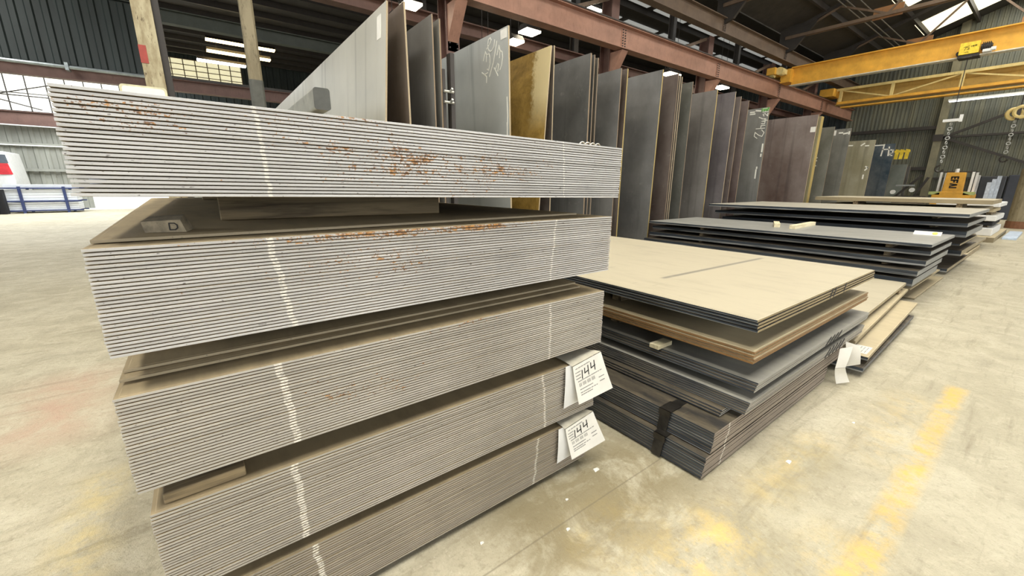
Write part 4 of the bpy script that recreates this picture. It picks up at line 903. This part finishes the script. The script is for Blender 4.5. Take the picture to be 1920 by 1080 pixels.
# ------------------------------------------------------------------ dark pile and the piles behind it
M['dark_top'] = steel_top('grey blue plate top', '#8b8c88', '#b3b0a6', 0.6, 0.45)
M['pale_top'] = steel_top('pale dusty plate top', '#aaa699', '#c2bcab', 0.7, 0.5)
def thick(desc, n_words, x, y, zb, zt, L, yb, group, top='mill', edge='pale_grey_edge', rz=0.0):
    return low(desc, x, x+L, y, yb, zb, zt-zb, M[top], M[edge], rz, group)
dark = [(7.22, 0.85, 0.765, 0.808, 1.80), (7.36, 0.86, 0.645, 0.705, 1.62), (7.27, 0.87, 0.515, 0.59, 1.66), (7.10, 0.90, 0.40, 0.470, 1.75), (7.12, 0.925, 0.262, 0.360, 1.7)]
for i, (x, y, zb, zt, L) in enumerate(dark):
    thick('thick dark plate, %s of the dark pile' % ('topmost', 'second from the top', 'third from the top', 'fourth from the top', 'bottommost')[i], 0, x, y, zb, zt, L, 4.95, 'dark pile', 'dark_top' if i == 0 else 'mill')
    nz = dark[i+1][3] if i < 4 else 0.215
    for yy, w_ in ((1.25, 'near'), (3.9, 'far')):
        block('timber_block', 7.42, 8.7, yy, yy+0.07, nz+0.0003, zb, 'dark timber spacer under the %s dark pile plate, %s end' % (('topmost', 'second', 'third', 'fourth', 'bottommost')[i], w_), group='timber spacers in the dark pile')
back = [(9.52, 0.80, 1.04, 1.10, 2.85), (9.85, 0.82, 0.872, 0.94, 2.6), (10.25, 0.84, 0.675, 0.78, 2.3), (10.26, 0.88, 0.53, 0.565, 2.3), (10.76, 0.88, 0.30, 0.40, 2.1), (10.28, 0.95, 0.05, 0.115, 2.6)]
bw = ('topmost', 'second from the top', 'third from the top', 'fourth from the top', 'fifth from the top', 'bottommost')
for i, (x, y, zb, zt, L) in enumerate(back):
    thick('thick grey plate, %s of the pile behind the dark pile' % bw[i], 0, x, y, zb, zt, L, 4.95, 'pile behind the dark pile', 'pale_top' if i == 0 else 'mill', 'pale_grey_edge' if i < 3 else 'tan_edge')
    nz = back[i+1][3] if i < 5 else 0.0
    for yy, w_ in ((1.3, 'near'), (3.9, 'far')):
        block('timber_block', 10.85, 12.0, yy, yy+0.08, nz+0.0003, zb, 'timber spacer under the %s plate behind the dark pile, %s end' % (('topmost', 'second', 'third', 'fourth', 'fifth', 'bottommost')[i], w_), group='timber spacers in the pile behind')
# loose things on the dark pile
block('timber_stick', 7.92, 8.50, 2.94, 3.03, 0.8083, 0.875, 'short pale pine stick on the dark pile, left of the longer stick', 'pine', R(22), 'pine sticks on the dark pile')
block('timber_stick', 7.86, 9.0, 2.60, 2.69, 0.8083, 0.872, 'longer pale pine stick lying on the dark pile', 'pine', R(3), 'pine sticks on the dark pile')
e = empty('paper_label', (8.62, 0.95, 0.8085), 'white paper with a yellow spot standing at the back of the dark pile', 'label')
m = MB(); m.add([(-0.02, 0, 0), (-0.02, 0.30, 0), (0.06, 0.30, 0.05), (0.06, 0, 0.05), (-0.018, 0, -0.0), (-0.018, 0.30, -0.0), (0.062, 0.30, 0.049), (0.062, 0, 0.049)], [(0, 1, 2, 3), (7, 6, 5, 4), (0, 3, 7, 4), (1, 5, 6, 2), (0, 4, 5, 1), (3, 2, 6, 7)]); m.build('sheet', M['paper'], e)
m = MB(); m.tube((0.02, 0.07, 0.024), (0.016, 0.07, 0.031), 0.03, 14); m.build('yellow_spot', plain('pale yellow spot', '#d9d36a', 0.7), e)

# farther piles along the aisle
far = [(12.9, 0.98, 0.0, 0.10, 2.6, 3.9, 'tan_top', 'tan plate lying on the floor right past the pile behind the dark pile'),
       (13.4, 1.0, 0.14, 0.20, 3.4, 4.2, 'beige_top', 'pale tan plate raised on timbers in the farther pile'),
       (13.2, 1.15, 0.26, 0.33, 2.9, 4.2, 'tan_top', 'brownish tan plate, third up in the farther pile'),
       (13.6, 1.10, 0.42, 0.52, 2.4, 4.2, 'grey_top', 'grey tan plate, fourth up in the farther pile'),
       (13.3, 1.15, 0.62, 0.70, 2.7, 4.2, 'beige_top', 'pale plate, fifth up in the farther pile'),
       (14.4, 1.05, 0.95, 1.03, 2.6, 4.2, 'tan_top', 'brown shadowed plate under the top of the farther pile'),
       (14.6, 0.92, 1.12, 1.22, 2.2, 4.4, 'beige_top', 'thick beige plate topmost of the farther pile'),
       (17.6, 0.9, 0.0, 0.14, 4.2, 3.6, 'tan_top', 'tan plate on the floor at the far end of the aisle')]
for x, y, zb, zt, L, yb, tp, lb in far: low(lb, x, x+L, y, yb, zb, zt-zb, M[tp], M['tan_edge'], 0, 'farther piles', shaded_side=False)
zs = [(0.10, 0.14), (0.20, 0.26), (0.33, 0.42), (0.52, 0.62), (0.70, 0.95), (1.03, 1.12)]
for i, (a, b_) in enumerate(zs):
    for y, w_ in ((1.4, 'near'), (3.4, 'far')): block('timber_block', 14.65, 15.5, y, y+0.1, a+0.0003, b_, 'timber spacer in the farther pile, %s layer from the floor, %s end' % (nth(i+1), w_), group='timber spacers in the farther pile')
for i, (x, y, z, L, D, H_, lb, mt) in enumerate(((18.1, 1.0, 0.141, 2.6, 1.3, 0.22, 'white wrapped pack on the far tan plate, lowest', 'white'), (18.3, 1.05, 0.42, 2.3, 1.2, 0.10, 'dark flat pack between the white packs', 'black'), (18.2, 1.0, 0.56, 2.5, 1.3, 0.16, 'white wrapped pack in the middle of the far heap', 'white'), (18.4, 1.1, 0.80, 2.1, 1.2, 0.10, 'brownish flat pack in the far heap', 'tan_top'), (18.2, 1.0, 0.96, 2.4, 1.3, 0.12, 'bluish white pack on top of the far heap', 'white'))):
    m = MB(); m.box(0, L, 0, D, 0, H_); tag(m.build('wrapped_pack', M[mt], None, (x, y, z), 0.02), lb, 'pack', 'packs at the far end of the aisle')
for i, (z0, z1) in enumerate(((0.361, 0.42), (0.52, 0.56), (0.72, 0.80), (0.90, 0.96))):
    for y, w_ in ((1.15, 'near'), (1.9, 'far')): block('timber_block', 18.6, 20.2, y, y+0.1, z0+0.0003, z1, 'batten in the far heap of packs, %s gap, %s side' % (nth(i+1), w_), group='battens in the far heap')
m = MB(); m.add([(0, 0, 0), (0.9, 0.1, 0), (0.8, 0.9, 0), (0.1, 0.8, 0), (0.1, 0.1, 0.04), (0.55, 0.25, 0.10), (0.6, 0.7, 0.05), (0.2, 0.6, 0.07)], [(3, 2, 1, 0), (4, 5, 6, 7), (0, 1, 5, 4), (1, 2, 6, 5), (2, 3, 7, 6), (3, 0, 4, 7)])
tag(m.build('plastic_sheet', plain('pale blue plastic', '#b9c9e4', 0.3), None, (18.7, 1.1, 1.081)), 'crumpled pale blue plastic on top of the far heap', 'plastic')
m = MB(); m.box(0, 3.0, 0, 0.28, 0, 0.07); tag(m.build('wrapped_pack', plain('pale blue wrap', '#c4d3e6', 0.4), None, (19.0, 0.55, 0.0), 0.01), 'flat pale blue pack on the floor beside the far heap', 'pack', 'packs at the far end of the aisle')
e = empty('bollard', (24.8, 0.80, 0), 'beige post with a rusty foot at the right edge', 'post')
m = MB(); m.tube((0, 0, 0.25), (0, 0, 2.2), 0.30, 18); m.build('shaft', M['post_tan'], e)
m = MB(); m.tube((0, 0, 0), (0, 0, 0.27), 0.32, 18); m.build('foot', plain('rust brown foot', '#7a5238', 0.8), e)['label'] = 'rusty brown foot'

# ------------------------------------------------------------------ far end: yellow fork lift, dark slabs on edge
e = empty('forklift', (27.2, 3.05, 0), 'yellow forklift parked at the far end, seen over the beige plates', 'forklift')
m = MB(); m.prism([(-0.62, 0.25), (-0.62, 1.20), (-0.35, 1.32), (0.35, 1.32), (0.62, 1.20), (0.62, 0.25)], 0, 1.9, 'X'); m.build('body', M['crane_yellow'], e, bevel=0.03)
m = MB(); m.prism([(-0.33, 1.25), (-0.30, 2.16), (0.30, 2.16), (0.33, 1.25)], 0.02, 0.30, 'X'); m.build('rear_panel', M['crane_yellow'], e, bevel=0.02)
strokes('lettering', [[(0.10, 1.96), (-0.10, 1.96), (-0.10, 1.88)], [(0.10, 1.88), (0.10, 1.96)], [(0.0, 1.96), (0.0, 1.89)], [(0.10, 1.82), (-0.10, 1.82)], [(-0.1, 1.82), (-0.1, 1.72)], [(0.0, 1.82), (0.0, 1.74)],
    [(0.10, 1.66), (-0.10, 1.62), (0.10, 1.56)], [(0.10, 1.50), (-0.10, 1.50)]], lambda y, z: (0.012, y, z), (-1, 0, 0), 0.055, M['ink'], e)
for s, n_ in ((-0.50, 1), (0.50, 1)):
    m = MB(); m.box(0.3, 0.38, s-0.04, s+0.04, 1.3, 2.2); m.box(1.6, 1.68, s-0.04, s+0.04, 1.2, 2.2); m.build('guard_post', M['white'], e)
m = MB()
for k in range(6): m.box(0.3+k*0.27, 0.36+k*0.27, -0.54, 0.54, 2.18, 2.22)
m.build('guard_roof', M['dark_steel'], e)
m = MB(); m.box(0.7, 1.2, -0.28, 0.28, 1.32, 1.45); m.box(0.62, 0.72, -0.28, 0.28, 1.4, 1.95); m.build('seat', M['black'], e, bevel=0.03)
m = MB(); m.tube((0.1, 0, 2.16), (0.1, 0, 2.32), 0.07, 12); m.build('beacon', M['white'], e)
for x in (0.45, 1.6):
    for s in (-0.68, 0.68):
        m = MB(); m.tube((x, s-0.12, 0.33), (x, s+0.12, 0.33), 0.33, 20); m.build('wheel', M['black'], e)
for s in (-0.35, 0.35):
    m = MB(); m.box(2.05, 2.15, s-0.05, s+0.05, 0.2, 2.0); m.build('mast_rail', M['dark_steel'], e)
    m = MB(); m.box(2.15, 3.3, s-0.06, s+0.06, 0.12, 0.17); m.build('fork', M['dark_steel'], e)
for s in (-0.55, 0.55):
    m = MB(); m.box(0.0, 0.1, s-0.18, s+0.18, 1.18, 1.32); m.build('tail_lamp', plain('pale green lamp', '#b9c478', 0.4), e)
e = empty('floor_machine', (26.5, 4.4, 0), 'dark machine with angled arms left of the yellow forklift', 'machine')
m = MB(); m.box(0, 1.2, -0.5, 0.5, 0.0, 1.1); m.build('body', M['dark_steel'], e, bevel=0.04)
for a, b_ in (((0.2, 0.45, 1.05), (0.2, -0.35, 2.05)), ((0.3, -0.2, 1.05), (0.3, -0.55, 1.95))):
    m = MB(); m.bar(a, b_, 0.09, 0.09); m.build('arm', M['rail'], e)
m = MB(); m.box(-0.02, 0.1, -0.2, 0.45, 1.55, 1.62); m.build('tray', plain('grey tray', '#8f9290', 0.5), e)
for y, z in ((0.5, 1.28), (-0.15, 1.38)):
    m = MB(); m.tube((-0.06, y, z), (0.0, y, z), 0.1, 14); m.build('lamp', M['white'], e)
M['slab'] = steel_edge('dark navy slab', '#3d4350', 0.0); M['slab2'] = steel_edge('dark grey slab', '#4a4d52', 0.0)
for i, (y0, y1, z1, mt, lb) in enumerate(((1.75, 2.62, 2.05, 'slab2', 'dark grey slab on edge just right of the yellow forklift'), (0.6, 1.72, 2.10, 'slab', 'wide dark navy slab on edge right of the grey slab'), (-1.6, 0.55, 2.10, 'slab', 'dark navy slab on edge at the right border'))):
    m = MB(); m.box(0, 0.5, 0, y1-y0, 0, z1); o = m.build('steel_slab', M[mt], None, (31.0, y0, 0), 0.05); tag(o, lb, 'slab', 'slabs on edge at the far wall')
m = MB(); m.box(0, 0.12, 0, 0.10, 0, 2.1); tag(m.build('timber_stick', M['white'], None, (30.80, 2.6, 0), 0.01), 'white upright stick at the left end of the dark slabs', 'stick')
for i in range(3):
    m = MB(); m.box(0, 0.08, 0, 0.14, 0, 1.75+0.15*i); tag(m.build('pale_board', plain('pale blue board %d' % i, '#c9d3df', 0.6), None, (29.9+0.25*i, 2.12-0.12*i, 0), 0.01), 'pale upright board right behind the yellow forklift, %s' % ('nearest', 'middle', 'farthest')[i], 'board', 'pale boards')
# yellow lifting clamp hanging by the end of the rack
e = empty('lifting_clamp', (28.6, 5.3, 3.08), 'bright yellow lifting clamp hanging beside the navy upright plate', 'clamp')
for y in (-0.20, 0.0, 0.18):
    m = MB(); m.prism([(y-0.06, -0.2), (y-0.08, 0.25), (y+0.06, 0.28), (y+0.07, -0.2)], -0.04, 0.04, 'X'); m.build('jaw', M['bright_yellow'], e)
m = MB(); m.box(-0.05, 0.05, -0.3, 0.28, 0.12, 0.22); m.build('bar', M['bright_yellow'], e)
m = MB(); m.tube((0, 0, 0.2), (0, 0, 2.565), 0.012, 6); m.build('sling', M['rail'], e)

# ------------------------------------------------------------------ left rear: clerestory bracing, conduit, truck, trailer with white packs
for i, (a, b_) in enumerate((((-9.5, 34.6, 5.45), (-5.6, 34.6, 6.7)), ((-9.5, 34.6, 6.0), (-5.2, 34.6, 5.95)), ((-9.5, 34.6, 6.2), (-6.3, 34.6, 5.3)))):
    m = MB(); a = (a[0], a[1]-0.08*i, a[2]); b_ = (b_[0], b_[1]-0.08*i, b_[2]); m.tube(a, b_, 0.03, 8); tag(m.build('brace_rod', M['dark_steel']), 'thin brace rod across the bright clerestory, %s' % ('rising to the right', 'level', 'falling to the right')[i], 'rod')
m = MB(); m.path([(-10, 34.05, 4.45), (-5.52, 34.05, 4.40), (-5.42, 34.05, 4.30), (-5.42, 34.05, 3.55), (-5.5, 34.05, 3.4), (-10, 34.05, 3.42)], 0.03, 8)
tag(m.build('conduit', M['white']), 'white conduit looping down the pale grey rear wall', 'pipe')
for z in (3.5, 2.15):
    m = MB(); m.box(-15.9, -5.3, 34.68, 34.82, z-0.07, z+0.07); struct(m.build('trim_%d' % tn, M['sheet_back'])); tn += 1
e = empty('truck', (-8.85, 31.75, 0), 'white truck with a red stripe at the left edge', 'truck')
m = MB(); m.prism([(-1.2, 0.55), (-1.2, 1.6), (-1.05, 2.95), (1.36, 2.95), (1.46, 1.6), (1.5, 0.55)], 0, 2.2, 'Y'); m.build('cab', M['white'], e, bevel=0.05)
m = MB(); m.prism([(-0.95, 2.40), (-0.92, 2.80), (1.36, 2.80), (1.40, 2.40)], -0.02, 0.0, 'Y'); m.build('window', plain('dark glass', '#39434d', 0.15), e)
m = MB(); m.prism([(0.2, 1.85), (0.2, 2.38), (1.38, 2.38), (1.46, 1.85)], -0.045, -0.021, 'Y'); m.build('red_panel', plain('red panel', '#c9323a', 0.5), e)['label'] = 'red panel'
m = MB(); m.box(-1.2, 1.62, -0.08, 0.05, 0.45, 0.75); m.build('bumper', M['white'], e)
for x in (-0.8, 0.9):
    m = MB(); m.tube((x, 0.3, 0.45), (x, 0.6, 0.45), 0.45, 20); m.build('wheel', M['black'], e)
for x in (-0.8, 0.9):
    m = MB(); m.tube((x, 1.7, 0.45), (x, 2.0, 0.45), 0.45, 20); m.build('wheel', M['black'], e)
M['navy'] = plain('navy frame', '#33406e', 0.5); M['white_pack'] = plain('white pack', '#eef2f6', 0.4, 0, 0.04)
e = empty('carrying_rack', (-7.6, 30.4, 0), 'navy blue steel rack carrying white packs at the left', 'rack')
for x in (0.55, 2.05):
    m = MB(); m.box(x-0.05, x+0.05, -0.05, 0.05, 0, 1.28); m.build('upright', M['navy'], e)
    m = MB(); m.box(x-0.05, x+0.05, 1.19, 1.27, 0, 1.28); m.build('upright', M['navy'], e)
for z in (0.12, 0.58, 1.20):
    m = MB(); m.box(-0.1, 2.6, -0.06, 0.02, z-0.03, z+0.03); m.build('rail', M['navy'], e)
    m = MB(); m.box(-0.1, 2.6, 1.21, 1.27, z-0.03, z+0.03); m.build('rail', M['navy'], e)
    for x in (0.55, 2.05):
        m = MB(); m.box(x-0.05, x+0.05, 0.02, 1.23, z-0.03, z+0.03); m.build('cross_bar', M['navy'], e)
for i, (z, H_, lb) in enumerate(((0.151, 0.38, 'white pack on the lowest level of the navy rack'), (0.611, 0.52, 'white pack on the middle level of the navy rack'), (1.231, 0.16, 'white pack on top of the navy rack'))):
    m = MB(); q = 0
    for k in range(4):
        m.box(0, 2.4, 0.06, 1.18, k*H_/4, (k+1)*H_/4-0.012)
    tag(m.build('white_pack', M['white_pack'], None, (-7.55, 30.4, z)), lb, 'pack', 'white packs on the navy rack')
e = empty('pallet_truck', (-8.45, 30.0, 0), 'black wheeled trolley in front of the white truck', 'trolley')
m = MB(); m.box(-0.6, 0.7, -0.2, 0.6, 0.42, 0.6); m.build('deck', M['black'], e)
for x in (-0.4, 0.1, 0.55):
    m = MB(); m.tube((x, -0.2, 0.2), (x, 0.0, 0.2), 0.2, 16); m.torus((x, -0.21, 0.2), (0, 1, 0), 0.1, 0.02, 12, 6, 0); m.build('wheel', M['black'], e)
m = MB(); m.bar((-0.3, 0, 0.6), (0.5, 0, 1.05), 0.05, 0.05); m.bar((0.1, 0, 0.6), (-0.3, 0, 1.0), 0.05, 0.05); m.build('frame', M['black'], e)
m = MB(); m.box(0.62, 0.95, -0.1, 0.3, 0.0, 1.15); m.build('tool_box', M['black'], e, bevel=0.02)

# ------------------------------------------------------------------ litter on the floor
for i, (x, y, s, lb) in enumerate(((1.22, 1.16, 0.008, 'small white paper scrap on the floor near the right foot of the tall stack'), (1.10, 1.03, 0.010, 'white paper scrap on the floor joint between the stacks'), (1.50, 1.22, 0.018, 'torn white scrap under the lower paper tag'),
        (2.42, 0.62, 0.018, 'pale scraped chip on the floor in front of the second pile'), (0.75, 1.20, 0.009, 'tiny pale chip on the floor in front of the tall stack'), (3.20, 0.52, 0.012, 'small pale chip beyond the yellow patch'))):
    m = MB(); m.add([(-s, -s*0.6, 0.001), (s*0.9, -s*0.5, 0.001), (s, s*0.5, 0.001), (-s*0.7, s*0.7, 0.001), (-s, -s*0.5, 0.003), (s*0.8, -s*0.4, 0.008), (s*0.9, s*0.5, 0.003), (-s*0.6, s*0.6, 0.007)],
        [(3, 2, 1, 0), (4, 5, 6, 7), (0, 1, 5, 4), (1, 2, 6, 5), (2, 3, 7, 6), (3, 0, 4, 7)])
    tag(m.build('paper_scrap', M['paper'], None, (x, y, 0.0)), lb, 'scrap')
